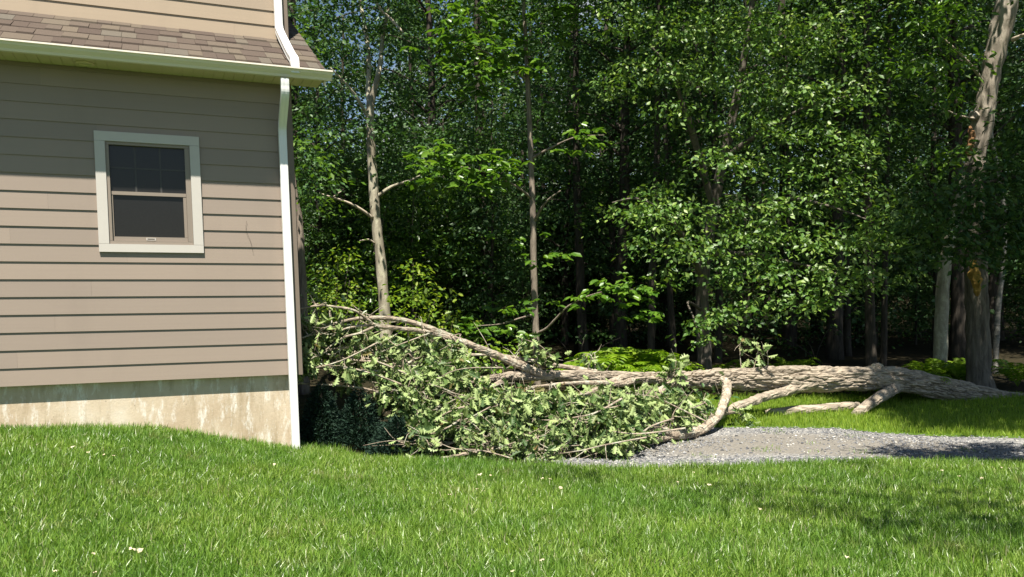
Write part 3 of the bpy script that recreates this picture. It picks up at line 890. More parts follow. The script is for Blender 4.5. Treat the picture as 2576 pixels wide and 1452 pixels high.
for (px, py, Y, nl) in [(1315, 850, 11.3, 7), (1330, 868, 11.3, 9), (1345, 895, 11.35, 9), (1375, 905, 11.4, 10), (1390, 900, 11.4, 9), (1696, 905, 11.9, 9), (1700, 925, 11.9, 9), (1690, 945, 11.9, 8), (1470, 890, 11.8, 8), (1485, 900, 11.8, 6), (1890, 905, 12.8, 6), (1905, 880, 12.8, 6), (1915, 860, 12.8, 5), (1870, 850, 12.8, 4), (1640, 975, 11.6, 9), (1620, 985, 11.5, 9), (1860, 1040, 11.7, 6), (1875, 1050, 11.6, 4), (780, 800, 9.7, 10), (800, 815, 9.7, 10), (830, 800, 9.75, 9), (850, 830, 9.8, 8), (790, 840, 9.7, 8), (1510, 965, 11.2, 8), (1420, 1130, 9.5, 7), (1540, 1150, 9.5, 6), (1500, 1160, 9.4, 5)]:
    oak_at(px, py, Y, nl, .14)
    oak_cluster(P(px + 8, py + 8, Y), 4, .13)
for (px0, py0, px1, py1, Y) in [(1395, 905, 1300, 850, 11.35), (1895, 930, 1905, 860, 12.8), (1690, 955, 1696, 900, 11.9)]:
    a, e = P(px0, py0, Y), P(px1, py1, Y)
    tw.tube(spline([a, (a + e) / 2 + (.04, 0, .06), e], 4), np.linspace(.008, .003, 9), 5)
for _ in range(150):                                   # bare twigs poking out
    s = SKEL[random.randrange(len(SKEL))]
    if s[0] > 2.4: continue
    d = RNG.normal(size=3) * (.30, .2, .16) + (-.18, -.05, .02)
    e = s + d
    e[2] = max(e[2], ground_z(e[0], e[1]) + .02)
    pp = spline([s, (s + e) / 2 + RNG.normal(size=3) * .05, e], 4)
    tw.tube(pp, np.linspace(.0075, .002, len(pp)), 5)
for _ in range(28):
    while True:
        px, py = random.uniform(765, 1740), random.uniform(800, 1150)
        if inside(px, py): break
    Y = max(9.2, 9.2 + (1160 - py) / 380 * 1.75 - max(0.0, (980 - px) / 230) * .85 + (max(0, px - 1560) / 200) * 1.1 - random.uniform(.0, .2))
    c = P(px, py, Y)
    d = np.array([-random.uniform(.3, .75), random.uniform(-.1, .15), random.uniform(-.28, .22)])
    pp = np.array([c - d, c - d * .35 + RNG.normal(size=3) * .06, c + d * .35 + RNG.normal(size=3) * .06, c + d])
    pp[:, 2] = np.maximum(pp[:, 2], -.36)
    pp = spline(pp, 5)
    r0 = random.uniform(.007, .015)
    tw.tube(pp, np.linspace(r0, .003, len(pp)), 6, .15, 14)
    for q in (5, 9, 12):
        e = pp[q] + d * random.uniform(.2, .5) + RNG.normal(size=3) * .13
        tw.tube(spline([pp[q], (pp[q] + e) / 2 + RNG.normal(size=3) * .03, e], 3), np.linspace(r0 * .5, .002, 7), 5)
tw.build('twigs', M['bark_limb'], fallen, origin=OB)
lv.build('foliage', M['oak'], fallen, OAK, RNG.uniform(.75, 1.15, sum(len(q) for q in lv.L)), OB)

# broken log lying under the trunk
rows = [(1925, 1040, 12.95, 8), (1950, 1038, 12.95, 11), (2010, 1033, 13.05, 12), (2080, 1028, 13.2, 13), (2130, 1023, 13.3, 12), (2160, 1020, 13.35, 8)]
pts, rad = px_path(rows, 10)
b = MB(); bark_tube(pts, rad, 30, .03, b)
o = b.build('broken_log', M['bark_fallen'])
tag(o, 'splintered pale log lying in the grass under the fallen trunk', 'log')

# ------------------------------------------------------------------ standing trees
def tree(name, label, base, group=None, cat='tree'):
    return empty(name, base, label, cat, group)
def trunk_part(root, rows_list, mat, sub=6, sides=14, rough=.16, name='trunk'):
    b = MB()
    for rows in rows_list:
        pts, rad = px_path(rows, sub)
        b.tube(pts, rad, sides, rough, 4.0, seed=rows[0][0] * .01)
    return b.build(name, M[mat], root, smooth=True, origin=root.location)
def base_of(px, Y):
    x = (px - CXP) / F * Y
    return (x, Y, ground_z(x, Y))
def gpy(Y, x=0): return HZ + F * (EYE - (-.55)) / Y           # row where the ground is at that depth
def clumps(lv, cl, size, per, kind='spray', thick=.12, dY=.8, sub=.42, tilt=.45, droop=.3):
    """cl rows: (px, py, depth, half width px, half height px). Fill each with flat sprays."""
    for (px, py, Y, rw, rh) in cl:
        area = rw * rh * (Y / F) ** 2 * 3.14
        m = max(3, int(area * per * 5))
        for _ in range(m):
            while True:
                a, c = random.uniform(-1, 1), random.uniform(-1, 1)
                if a * a + c * c < 1: break
            y = Y + random.uniform(-dY, dY)
            ctr = P(px + a * rw, py + c * rh, y)
            r_ = sub * random.uniform(.6, 1.2)
            if kind == 'spray': spray(lv, ctr, r_, thick, 26 * (r_ / .42) ** 2 * (.1 / size) ** 1.2, size, droop, tilt)
            else: whorl_spray(lv, ctr, r_, thick, 16 * (r_ / .42) ** 2 * (.15 / size), size)

# forked pale tree by the house
t = tree('forked_tree', 'tall pale barked tree with forked trunk just right of the house', base_of(970, 19))
trunk_part(t, [
    [(976, gpy(19), 19, 17), (972, 860, 19, 15), (966, 760, 19, 14), (957, 650, 19, 13), (946, 560, 19, 12.5), (940, 470, 19, 12), (934, 380, 19, 11), (931, 310, 19, 10), (932, 260, 19, 10)],
    [(932, 265, 19, 9.5), (940, 235, 19, 8), (950, 195, 19, 7), (957, 160, 19.1, 6), (962, 100, 19.2, 5), (975, 30, 19.3, 4), (985, -70, 19.5, 3)],
    [(931, 270, 19, 7), (926, 230, 19.1, 6), (928, 160, 19.2, 6), (920, 80, 19.4, 5), (905, 0, 19.5, 4), (890, -90, 19.6, 3)],
    [(928, 300, 19, 5), (900, 250, 18.8, 4), (870, 210, 18.6, 3), (830, 170, 18.4, 2)],
    [(940, 500, 19, 6), (985, 470, 19, 4), (1030, 455, 19, 3), (1060, 440, 19, 1.5)]], 'bark_pale', 6, 16, .14)
DB = lambda rows, sub: (lambda pr, b_: (b_.tube(pr[0], pr[1], 8, .15, 6), b_.build('dead_branch', M['twig'], t, smooth=True, origin=t.location)))(px_path(rows, sub), MB())
b = MB()
pts, rad = px_path([(937, 548, 18.9, 4.2), (905, 525, 18.7, 3.8), (870, 508, 18.5, 3.2), (830, 495, 18.3, 2.5), (803, 486, 18.2, 1.5)], 5)
b.tube(pts, rad, 8, .2, 6); pts, rad = px_path([(836, 497, 18.3, 1.8), (850, 487, 18.3, 1.5), (858, 482, 18.3, 1)], 3); b.tube(pts, rad, 6)
DB([(942, 612, 18.9, 2.4), (928, 603, 18.8, 2.4), (905, 606, 18.7, 1.4)], 4)
DB([(935, -30, 18.5, 3), (955, 20, 18.3, 3.4), (985, 50, 18.2, 3.4), (1015, 82, 18.1, 2.4)], 5)
o = b.build('dead_branch', M['twig'], t, smooth=True, origin=t.location)
lv = Leaves()
clumps(lv, [(860, 40, 19, 70, 40), (800, 60, 19.5, 40, 60), (960, 40, 19.5, 60, 45), (845, 130, 19, 70, 35), (900, 180, 20, 60, 30), (820, 200, 19, 50, 25), (1000, 110, 20, 60, 50), (860, 270, 20, 90, 35), (960, 290, 20, 60, 40), (930, 320, 18.4, 90, 16), (860, 330, 18.6, 60, 14), (1010, 330, 19, 60, 30), (790, 310, 20, 50, 40), (800, 420, 19, 60, 50), (780, 470, 18.5, 50, 40), (880, 400, 20, 60, 40), (1000, 420, 20, 60, 40), (900, -60, 19, 140, 60), (1000, -40, 19, 100, 60), (1000, 220, 20.5, 60, 60)], .13, 6.0, dY=1.2, sub=.42, tilt=.6)
clumps(lv, [(900, -180, 19, 200, 80), (1020, -200, 19.5, 160, 90)], .15, 1.6, dY=2.0, sub=.7)
lv.build('crown', M['cool'], t, DIAMOND, 1.05, t.location)

# slim hickory in the middle
t = tree('slim_tree', 'slim straight tree with large bright leaves standing behind the fallen trunk', base_of(1350, 16))
trunk_part(t, [
    [(1352, gpy(16), 16, 10), (1350, 900, 16, 9), (1347, 800, 16, 8.2), (1343, 680, 16, 8), (1341, 560, 16, 7.6), (1338, 460, 16, 7), (1333, 330, 16, 6.5), (1327, 200, 16, 6), (1322, 90, 16, 5.2), (1316, 0, 16, 4.5), (1308, -120, 16, 3.5)],
    [(1343, 560, 16, 4), (1358, 530, 15.8, 3.4), (1380, 502, 15.6, 2.4), (1410, 480, 15.4, 1.5)],
    [(1350, 838, 16, 3.4), (1375, 826, 15.8, 3), (1400, 800, 15.6, 2.6), (1430, 770, 15.4, 2.2), (1480, 745, 15.2, 1.8), (1540, 730, 15, 1.2), (1600, 728, 14.9, .8)],
    [(1338, 500, 16, 4), (1300, 470, 15.6, 3), (1240, 440, 15.2, 2.4), (1160, 420, 14.9, 1.6), (1060, 405, 14.7, .9)],
    [(1325, 200, 16, 4), (1280, 170, 15.5, 3), (1220, 130, 15, 2.2), (1150, 100, 14.7, 1.3)],
    [(1335, 400, 16, 3.4), (1390, 370, 15.7, 2.6), (1450, 345, 15.4, 1.6), (1520, 340, 15.2, .9)],
    [(1347, 790, 16, 3), (1310, 800, 15.6, 2.2), (1260, 815, 15.2, 1.6), (1200, 820, 15, .9)]], 'bark_brown', 5, 12, .22)
lv = Leaves()
clumps(lv, [(1150, 60, 14.8, 50, 50), (1130, 150, 14.8, 50, 60), (1220, 110, 15, 70, 50), (1210, 190, 15, 90, 35), (1290, 40, 15.5, 60, 50), (1310, 150, 15.4, 50, 50), (1180, 230, 14.9, 60, 20), (1080, 400, 14.7, 50, 30), (1150, 420, 14.7, 90, 40), (1240, 430, 14.9, 80, 38), (1110, 455, 14.6, 70, 22), (1190, 480, 14.8, 70, 18), (1280, 460, 15, 30, 16), (1120, 370, 14.7, 50, 25), (1450, 350, 15.3, 40, 20), (1500, 335, 15.2, 45, 18), (1440, 370, 15.3, 30, 14), (1230, 815, 15, 55, 20), (1200, 840, 15, 40, 14), (1290, 770, 15.3, 40, 20), (1300, 830, 15.2, 40, 22), (1580, 740, 14.9, 60, 28), (1530, 720, 15, 50, 18), (1600, 790, 14.9, 35, 22), (1610, 700, 14.8, 30, 20), (1470, 740, 15.2, 40, 18), (1420, 775, 15.4, 30, 14), (1320, 600, 15.5, 60, 14), (1370, 640, 15.5, 50, 14), (1310, 660, 15.5, 40, 10), (1380, -60, 15.5, 110, 60), (1250, -70, 15, 120, 60), (1410, 60, 15.6, 50, 60)], .185, 9.0, 'whorl', dY=.4, sub=.42, thick=.12)
clumps(lv, [(1320, -190, 15.5, 180, 70)], .22, 1.4, 'whorl', dY=1.5, sub=.6)
clumps(lv, [(x_, q, Y_, 240, 90) for x_, q, Y_ in [(1150, -330, 16.5), (1350, -380, 16.5), (1500, -300, 16.5), (1300, -500, 17.5), (1480, -480, 17.5)]], .17, 2.2, dY=1.6, sub=.65)
lv.build('crown', M['hick'], t, OVAL, .95, t.location)

# glossy small-leaved tree
t = tree('glossy_tree', 'wide tree with small shiny leaves drooping behind the middle of the trunk', base_of(1772, 17))
trunk_part(t, [
    [(1772, gpy(17), 17, 21), (1772, 900, 17, 18), (1768, 830, 17, 17), (1766, 740, 17, 16), (1775, 640, 17, 15), (1795, 520, 17, 14), (1820, 400, 16.9, 12), (1850, 260, 16.8, 10), (1880, 100, 16.7, 8), (1900, -60, 16.6, 6)],
    [(1768, 700, 17, 10), (1720, 600, 16.4, 8), (1660, 530, 15.8, 5), (1600, 500, 15.4, 3), (1540, 510, 15.2, 1.5)],
    [(1795, 520, 17, 10), (1760, 400, 16.6, 9), (1735, 310, 16.2, 8.5), (1715, 260, 16, 6), (1690, 180, 15.6, 4), (1640, 120, 15.3, 2)],
    [(1790, 560, 17, 9), (1880, 520, 16.2, 7), (1980, 500, 15.4, 5), (2090, 520, 14.9, 3), (2200, 560, 14.6, 1.5)],
    [(1820, 400, 17, 8), (1920, 330, 16.3, 6), (2030, 270, 15.6, 4), (2140, 240, 15.2, 2)],
    [(1780, 640, 17, 8), (1880, 640, 16, 6), (1990, 660, 15.2, 4), (2110, 690, 14.8, 2)],
    [(1766, 780, 17, 5), (1730, 760, 16, 3), (1745, 800, 15.3, 2), (1760, 850, 15.1, 1)]], 'bark_mid', 6, 14, .2)
lv = Leaves()
GL = [(1560, 40, 15.8, 90, 50), (1700, 60, 15.5, 130, 60), (1850, 60, 15.4, 120, 60), (1980, 90, 15.2, 120, 80), (2110, 80, 15.1, 90, 80), (1620, 170, 15.4, 100, 45), (1540, 210, 15.8, 60, 40), (1750, 170, 15.3, 110, 55), (1890, 200, 15.2, 110, 60), (2040, 220, 15.1, 120, 70), (2160, 220, 15.0, 60, 60), (1700, 270, 15.3, 80, 30), (1850, 300, 15.2, 90, 40), (1990, 320, 15.1, 110, 45), (2110, 340, 15.0, 100, 40), (1790, 390, 15.2, 80, 40), (1900, 410, 15.1, 90, 40), (2040, 420, 15, 100, 40), (2150, 400, 14.9, 80, 35),
      (1640, 480, 15.2, 80, 30), (1590, 520, 15.2, 70, 30), (1680, 540, 15.1, 120, 50), (1800, 520, 15.1, 70, 40), (1630, 610, 15.1, 70, 35), (1740, 620, 15, 100, 45), (1840, 590, 15, 60, 40), (1690, 690, 15, 60, 25),
      (1920, 510, 14.9, 90, 45), (2040, 500, 14.8, 110, 40), (2150, 470, 14.7, 100, 40), (2230, 520, 14.6, 70, 40), (1960, 590, 14.8, 100, 45), (2080, 590, 14.6, 120, 50), (2190, 600, 14.5, 90, 50), (1900, 660, 14.8, 90, 40), (2010, 680, 14.7, 110, 45), (2120, 690, 14.6, 90, 45), (2200, 690, 14.6, 50, 40), (1820, 700, 14.9, 60, 30), (1960, 760, 14.7, 80, 35), (1860, 760, 14.8, 60, 30), (1790, 790, 14.9, 50, 35), (1740, 820, 15, 35, 30), (1770, 850, 15, 30, 22), (2080, 760, 14.7, 60, 30), (2270, 620, 14.7, 40, 30), (2280, 690, 14.8, 30, 25)]
clumps(lv, [(a, b_, y, rw * .86, rh * .8) for a, b_, y, rw, rh in GL], .110, 15.0, dY=.8, sub=.30, thick=.09, tilt=.6, droop=.5)
clumps(lv, [(1600, -70, 15.5, 140, 60), (1800, -80, 15.3, 140, 70), (2000, -70, 15, 150, 70), (2150, -60, 15, 100, 70)], .095, 3.0, dY=1.4, sub=.45, tilt=.6)
clumps(lv, [(1700, -220, 15.5, 230, 100), (2000, -220, 15.2, 230, 100)], .13, 1.6, dY=2, sub=.6)
clumps(lv, [(x_, q, Y_, 240, 90) for x_, q, Y_ in [(1650, -330, 16.5), (1850, -380, 16.5), (2050, -330, 16.5), (2250, -350, 16.5), (1750, -500, 17.5), (1950, -520, 17.5), (2150, -500, 17.5), (2350, -480, 17.5)]], .17, 2.2, dY=1.6, sub=.65)
lv.build('crown', M['gloss'], t, DIAMOND, 1.1, t.location)

# big leaning tree at the right edge
t = tree('leaning_tree', 'thick leaning tree with stripped bark and a rotten wound near right edge', base_of(2462, 16.4))
trunk_part(t, [
    [(2468, gpy(16.4), 16.4, 34), (2462, 940, 16.4, 28), (2460, 860, 16.4, 27), (2458, 760, 16.4, 26), (2452, 650, 16.4, 25), (2450, 520, 16.3, 23), (2455, 410, 16.2, 22.5)]], 'bark_low', 8, 26, .2)
trunk_part(t, [
    [(2450, 520, 16.3, 20), (2456, 400, 16.2, 22), (2470, 310, 16.1, 25), (2484, 240, 16, 22), (2500, 150, 15.9, 24), (2522, 60, 15.8, 27), (2540, -20, 15.7, 26), (2560, -120, 15.6, 24), (2580, -260, 15.5, 18)],
    [(2462, 300, 16.1, 14), (2450, 290, 16, 11), (2445, 300, 15.95, 7)]], 'bark_right', 8, 26, .2, 'stripped_trunk')
DB([(2548, 100, 15.6, 6), (2566, 92, 15.4, 5), (2600, 78, 15.2, 3)], 4)
DB([(2470, 203, 15.8, 4), (2455, 180, 15.5, 4), (2420, 140, 15.2, 3.2), (2385, 108, 15, 2.5), (2360, 85, 14.9, 1.2)], 5)
DB([(2450, 298, 15.9, 2.4), (2410, 290, 15.6, 2.2), (2370, 272, 15.3, 1.8), (2330, 255, 15.1, 1.2), (2300, 235, 15, .8)], 5)
b = MB()
pts, rad = px_path([(2440, 318, 15.85, 3), (2444, 340, 15.8, 8), (2441, 362, 15.82, 9), (2438, 382, 15.85, 9), (2436, 392, 15.9, 4)], 6)
b.tube(pts, rad, 12, .7, 14); b.build('rotten_wound', M['rot'], t, origin=t.location)
b = MB()
pts, rad = px_path([(2450, 655, 15.98, 6), (2450, 680, 15.96, 11), (2456, 705, 15.95, 12), (2458, 730, 15.97, 8), (2458, 745, 16.0, 3)], 6)
b.tube(pts, rad, 12, .6, 12); b.build('bare_wood', M['yellowwood'], t, origin=t.location)
lv = Leaves()
clumps(lv, [(2300, 40, 15.2, 60, 40), (2390, 40, 15, 55, 40), (2370, 110, 14.9, 60, 25), (2400, 160, 14.9, 70, 30), (2350, 175, 14.9, 40, 18), (2400, 220, 15, 40, 22), (2365, 232, 14.9, 45, 14), (2390, 270, 15, 40, 16), (2390, 380, 14.8, 55, 22), (2360, 420, 14.6, 60, 25), (2420, 360, 15, 30, 18), (2270, 130, 15.3, 50, 40), (2330, -60, 15, 100, 50)], .15, 7.0, dY=.5, sub=.38, thick=.10, tilt=.5)
lv.build('crown', M['hick'], t, OVAL, .8, t.location)

# shaded drooping tree at the far right
t = tree('drooping_tree', 'dark shaded tree whose low boughs hang over the right end of the trunk', base_of(2760, 15.2))
trunk_part(t, [
    [(2760, gpy(15.2), 15.2, 22), (2755, 800, 15.2, 18), (2745, 600, 15.2, 16), (2735, 400, 15.1, 14), (2730, 100, 15, 12), (2720, -300, 14.8, 9), (2720, -600, 14.6, 5)],
    [(2740, 460, 15.1, 7), (2640, 440, 14.4, 5), (2520, 450, 13.8, 3.5), (2400, 480, 13.5, 2), (2320, 520, 13.4, 1)],
    [(2745, 560, 15.1, 6), (2640, 540, 14.2, 4), (2540, 560, 13.8, 3), (2440, 600, 13.6, 1.5)],
    [(2735, 300, 15.1, 7), (2640, 260, 14.6, 5), (2570, 280, 14.4, 3), (2500, 340, 14.2, 1.5)]], 'bark_dark', 5, 10)
lv = Leaves()
clumps(lv, [(2340, 500, 13.5, 60, 30), (2420, 480, 13.6, 70, 40), (2500, 440, 13.8, 70, 50), (2560, 400, 14, 60, 60), (2330, 560, 13.5, 70, 35), (2420, 560, 13.6, 80, 45), (2510, 540, 13.8, 80, 60), (2580, 560, 14, 60, 70), (2400, 620, 13.7, 70, 28), (2490, 625, 13.8, 70, 30), (2570, 640, 13.9, 50, 30), (2572, 270, 14.4, 26, 50), (2560, 330, 14.3, 30, 40), (2640, 300, 14.4, 70, 120), (2650, 520, 14.2, 80, 120)], .125, 14.0, dY=.6, sub=.36, thick=.16, droop=.5, tilt=.8)
clumps(lv, [(2650, -200, 14, 200, 160), (2850, -100, 14, 200, 300)], .14, 2.0, dY=1.6, sub=.6)
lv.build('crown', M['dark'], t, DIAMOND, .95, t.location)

# single trunks that stand clear in the shade
def post_tree(name, label, rows, mat, crown=None, leaf='dark', size=.14, per=2.2, group=None, tmpl=DIAMOND, cover=(), top_crown=True):
    Y = rows[0][2]
    t = tree(name, label, base_of(rows[0][0], Y), group)
    top = rows[-1]
    rows = [(rows[0][0], gpy(Y), Y, rows[0][3] * 1.15)] + rows
    if top[1] > -150: rows = rows + [(top[0] + 4, -220, Y, top[3] * .8)]; top = rows[-1]
    trunk_part(t, [rows], mat, 5, 12, .16)
    lv = Leaves()
    cr = crown or []
    cr = cr + [(top[0] + random.uniform(-30, 30), q, Y - .9, random.uniform(45, 80), 42) for q in cover]
    if top_crown: cr = cr + [(top[0], top[1] - 40, Y, 200, 90), (top[0] - 80, top[1] - 160, Y + 1, 220, 100), (top[0] + 60, top[1] - 300, Y, 180, 120)]
    clumps(lv, cr, size, per, dY=1.6, sub=.6)
    lv.build('crown', M[leaf], t, tmpl, 1.0, t.location)
    return t
post_tree('grey_tree', 'straight grey trunk with dappled sun left of the leaning tree', [(2364, 950, 18, 17), (2367, 850, 18, 16.5), (2370, 760, 18, 15.5), (2380, 650, 18, 14), (2404, 540, 18, 12), (2440, 400, 18, 10), (2474, 250, 18, 9), (2515, 50, 18, 8)], 'bark_pale', cover=())
post_tree('white_birch', 'thin white barked birch trunk at the far right in deep shade', [(2503, 930, 19, 7), (2507, 850, 19, 7), (2512, 760, 19, 6.5), (2521, 690, 19, 6), (2528, 560, 19, 5), (2512, 440, 19, 5), (2492, 300, 19, 4), (2510, 50, 19, 4)], 'birch')
post_tree('rough_tree', 'rough barked trunk rising directly behind the corner of the house', [(764, 860, 15.5, 14), (762, 760, 15.5, 12.5), (757, 660, 15.5, 11), (752, 560, 15.5, 10), (736, 460, 15.5, 9), (712, 250, 15.5, 7), (690, -100, 15.5, 5)], 'bark_brown',
          [(790, 440, 15.2, 40, 30), (780, 500, 15, 35, 30), (760, 330, 15.3, 50, 40), (770, 380, 15.2, 50, 25), (700, 100, 16, 60, 60)], 'hick', .12, 2.4, top_crown=False)
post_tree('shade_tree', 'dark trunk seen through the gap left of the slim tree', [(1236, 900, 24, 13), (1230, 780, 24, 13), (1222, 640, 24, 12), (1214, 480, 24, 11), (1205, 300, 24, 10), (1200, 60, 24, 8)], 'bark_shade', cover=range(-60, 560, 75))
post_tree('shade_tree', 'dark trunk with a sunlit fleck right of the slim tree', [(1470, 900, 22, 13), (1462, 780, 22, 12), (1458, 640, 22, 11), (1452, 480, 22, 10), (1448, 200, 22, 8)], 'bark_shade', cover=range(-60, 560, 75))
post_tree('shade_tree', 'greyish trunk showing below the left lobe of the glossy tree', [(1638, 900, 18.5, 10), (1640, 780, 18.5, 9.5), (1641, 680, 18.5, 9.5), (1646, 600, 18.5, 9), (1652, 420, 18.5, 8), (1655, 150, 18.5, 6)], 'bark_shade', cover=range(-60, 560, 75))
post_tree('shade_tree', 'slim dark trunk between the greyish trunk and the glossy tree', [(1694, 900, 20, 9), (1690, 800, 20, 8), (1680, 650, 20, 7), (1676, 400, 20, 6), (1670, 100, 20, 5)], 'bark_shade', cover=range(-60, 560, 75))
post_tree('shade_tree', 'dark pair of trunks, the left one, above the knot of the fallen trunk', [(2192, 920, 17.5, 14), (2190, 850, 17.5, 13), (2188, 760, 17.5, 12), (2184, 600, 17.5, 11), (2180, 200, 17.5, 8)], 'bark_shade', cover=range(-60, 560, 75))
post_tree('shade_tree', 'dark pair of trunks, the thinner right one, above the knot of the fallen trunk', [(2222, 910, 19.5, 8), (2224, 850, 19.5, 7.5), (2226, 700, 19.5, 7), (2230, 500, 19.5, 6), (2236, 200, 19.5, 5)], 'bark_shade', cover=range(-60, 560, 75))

# ------------------------------------------------------------------ the wood behind: a few kinds of tree, copied
def wood_proto(name, label, seed, h, z0, rad_c, leaf, size, nsp, bark, tr, tmpl=DIAMOND, at=(0, 0, 0)):
    rs = random.Random(seed)
    t = tree(name, label, at, 'trees crowded in the shaded wood')
    b = MB(); lv = Leaves()
    lean = (rs.uniform(-.5, .5), rs.uniform(-.5, .5))
    ax = lambda z: np.array([lean[0] * (z / h) ** 1.5 + .12 * nz(z * .3, seed), lean[1] * (z / h) ** 1.5 + .12 * nz(z * .3, seed + 9), z])
    zs = np.linspace(-.4, h, 16)
    b.tube([ax(max(z, 0)) + (0, 0, min(z, 0)) for z in zs], [tr * (1 - .8 * max(0, z) / h) * (1.25 if z < .2 else 1) for z in zs], 10, .16, 2, seed=seed)
    for i in range(nsp):
        z = z0 + (h - z0) * ((i + rs.random()) / nsp)
        f = (z - z0) / (h - z0)
        rr = rad_c * (0.55 + .9 * f if f < .5 else 1.0 - .75 * (f - .5) * 2 * .9)
        an = i * 2.4 + rs.uniform(-.5, .5)
        L = rr * rs.uniform(.6, 1.1)
        s = ax(z - .3 * L)
        e = ax(z) + np.array([math.cos(an) * L, math.sin(an) * L, rs.uniform(-.3, .5)])
        mid = (s + e) / 2 + np.array([0, 0, .25])
        b.tube(spline([s, mid, e], 3), np.linspace(tr * .32 * (1 - f * .6), .008, 7), 5)
        for q in range(5):
            tt = rs.uniform(.35, 1.05)
            c = s + (e - s) * tt + np.array([rs.gauss(0, .45), rs.gauss(0, .45), rs.gauss(0, .22)])
            spray(lv, c, rs.uniform(.5, .9), .16, 40 * (.16 / size) ** 1.3, size, .35, .8)
    b.build('trunk', M[bark], t, smooth=True)
    link = lv.build('crown', M[leaf], t, tmpl, 1.0)
    return t
def copy_tree(root, loc, rz, s, label=None):
    c = root.copy(); COL.objects.link(c)
    c.location = loc; c.rotation_euler = (0, 0, rz); c.scale = (s, s, s)
    if label: c['label'] = label
    for ch in root.children:
        d = ch.copy(); COL.objects.link(d); d.parent = c
    return c
WL = 'dark leafy forest tree crowded among others in the shaded wood behind'
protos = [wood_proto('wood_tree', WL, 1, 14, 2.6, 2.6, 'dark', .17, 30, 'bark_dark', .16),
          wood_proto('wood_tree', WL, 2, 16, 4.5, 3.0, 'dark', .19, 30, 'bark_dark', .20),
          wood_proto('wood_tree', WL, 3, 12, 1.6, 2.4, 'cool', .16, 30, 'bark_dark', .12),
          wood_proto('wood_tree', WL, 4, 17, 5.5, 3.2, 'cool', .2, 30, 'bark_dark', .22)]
rs = random.Random(21)
spots = []
row = 0
y = 21.5
while y < 46:
    half = .66 * y + 4
    x = -half + rs.uniform(0, 2)
    while x < half:
        px = CXP + F * x / y
        spots.append((x + rs.uniform(-.8, .8), y + rs.uniform(-.9, .9), px)); x += rs.uniform(2.6, 4.0) * (1 + (y - 21) * .012)
    y += 2.7 + row * .25; row += 1
used = set()
for (x, y, px) in spots:
    if 985 < px < 1290 and y < 25.5: continue
    if px < 640 and y > 23: 
        if px < 420: continue
    k = rs.choice([0, 1, 2, 3] if y > 24 else [1, 3, 1, 2])
    s = rs.uniform(.85, 1.12)
    if 720 < px < 985: s *= .56 if y < 30 else .5
    loc = (x, y, ground_z(x, y) - .05)
    if k not in used:
        used.add(k); o = protos[k]; o.location = loc; o.rotation_euler = (0, 0, rs.uniform(0, 6.28)); o.scale = (s, s, s)
    else: copy_tree(protos[k], loc, rs.uniform(0, 6.28), s)
SL = 'thin leafy sapling growing in the shade between the forest trunks'
sp = [wood_proto('sapling', SL, 11, 5.5, .5, 1.3, 'dark', .14, 17, 'bark_dark', .045), wood_proto('sapling', SL, 12, 4.2, .3, 1.2, 'hick', .14, 15, 'bark_brown', .04), wood_proto('sapling', SL, 13, 6.5, .8, 1.4, 'cool', .14, 18, 'bark_dark', .05)]
for o in sp: o['group'] = 'saplings under the forest trees'
n = 0
for i in range(80):
    y = rs.uniform(20.5, 34)
    px = rs.uniform(745, 1180) if rs.random() < .6 else rs.uniform(1180, 2700)
    if px > 1300 and y < 26: y += 6
    x = (px - CXP) / F * y
    loc = (x, y, ground_z(x, y) - .04)
    k = rs.choice([0, 1, 2]) if px < 1180 else rs.choice([0, 2])
    s = rs.uniform(.7, 1.15)
    o = sp[n] if n < 3 else copy_tree(sp[k], loc, 0, 1)
    o.location = loc; o.rotation_euler = (0, 0, rs.uniform(0, 6.28)); o.scale = (s, s, s); n += 1
for k in range(4):
    if k not in used: protos[k].location = (-6, 40, -.5)

# far mass of the wood
lv = Leaves()
for i in range(4400):
    a = random.uniform(-.70, .70); y = random.uniform(48, 56)
    x = a * y
    px = CXP + F * a
    top = 8.0 if 700 < px < 1000 else 24
    z = random.uniform(-.5, 1) ** 1 * top
    spray(lv, (x, y, max(z, -.3)), random.uniform(1.0, 1.8), .6, 26, .5, .3, 1.5)
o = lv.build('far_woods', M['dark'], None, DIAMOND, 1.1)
tag(o, 'far off mass of dark foliage closing the wood', 'woods', kind='stuff')

# ------------------------------------------------------------------ understorey
def shrub(name, label, px, Y, cl, leaf, size, per, tmpl=OVAL, width=1.0, group=None, kind='spray', cat='shrub'):
    t = tree(name, label, base_of(px, Y), group, cat)
    b = MB()
    bp = np.array(t.location)
    for (cx, cy, yy, rw, rh) in cl:
        e = P(cx, cy, yy)
        pp = spline([bp + RNG.normal(size=3) * (.1, .1, 0), (bp + e) / 2 + (0, 0, .15), e], 3)
        b.tube(pp, np.linspace(.022, .006, len(pp)), 5)
    b.build('stem', M['bark_dark'], t, smooth=True, origin=bp)
    lv = Leaves(); clumps(lv, cl, size, per, kind, dY=.6, sub=.4)
    lv.build('foliage', M[leaf], t, tmpl, width, bp)
    return t
shrub('understorey_shrub', 'yellow green sunlit bush left of the forked tree, nearest the house', 840, 17.6, [(800, 720, 17.6, 40, 40), (850, 745, 17.4, 60, 30), (880, 705, 17.8, 40, 24), (820, 780, 17.2, 60, 34), (885, 785, 17.2, 45, 34), (850, 655, 18, 26, 24), (880, 640, 18, 20, 16), (800, 830, 17.2, 50, 30), (880, 830, 17.2, 40, 24)], 'lime', .10, 4)
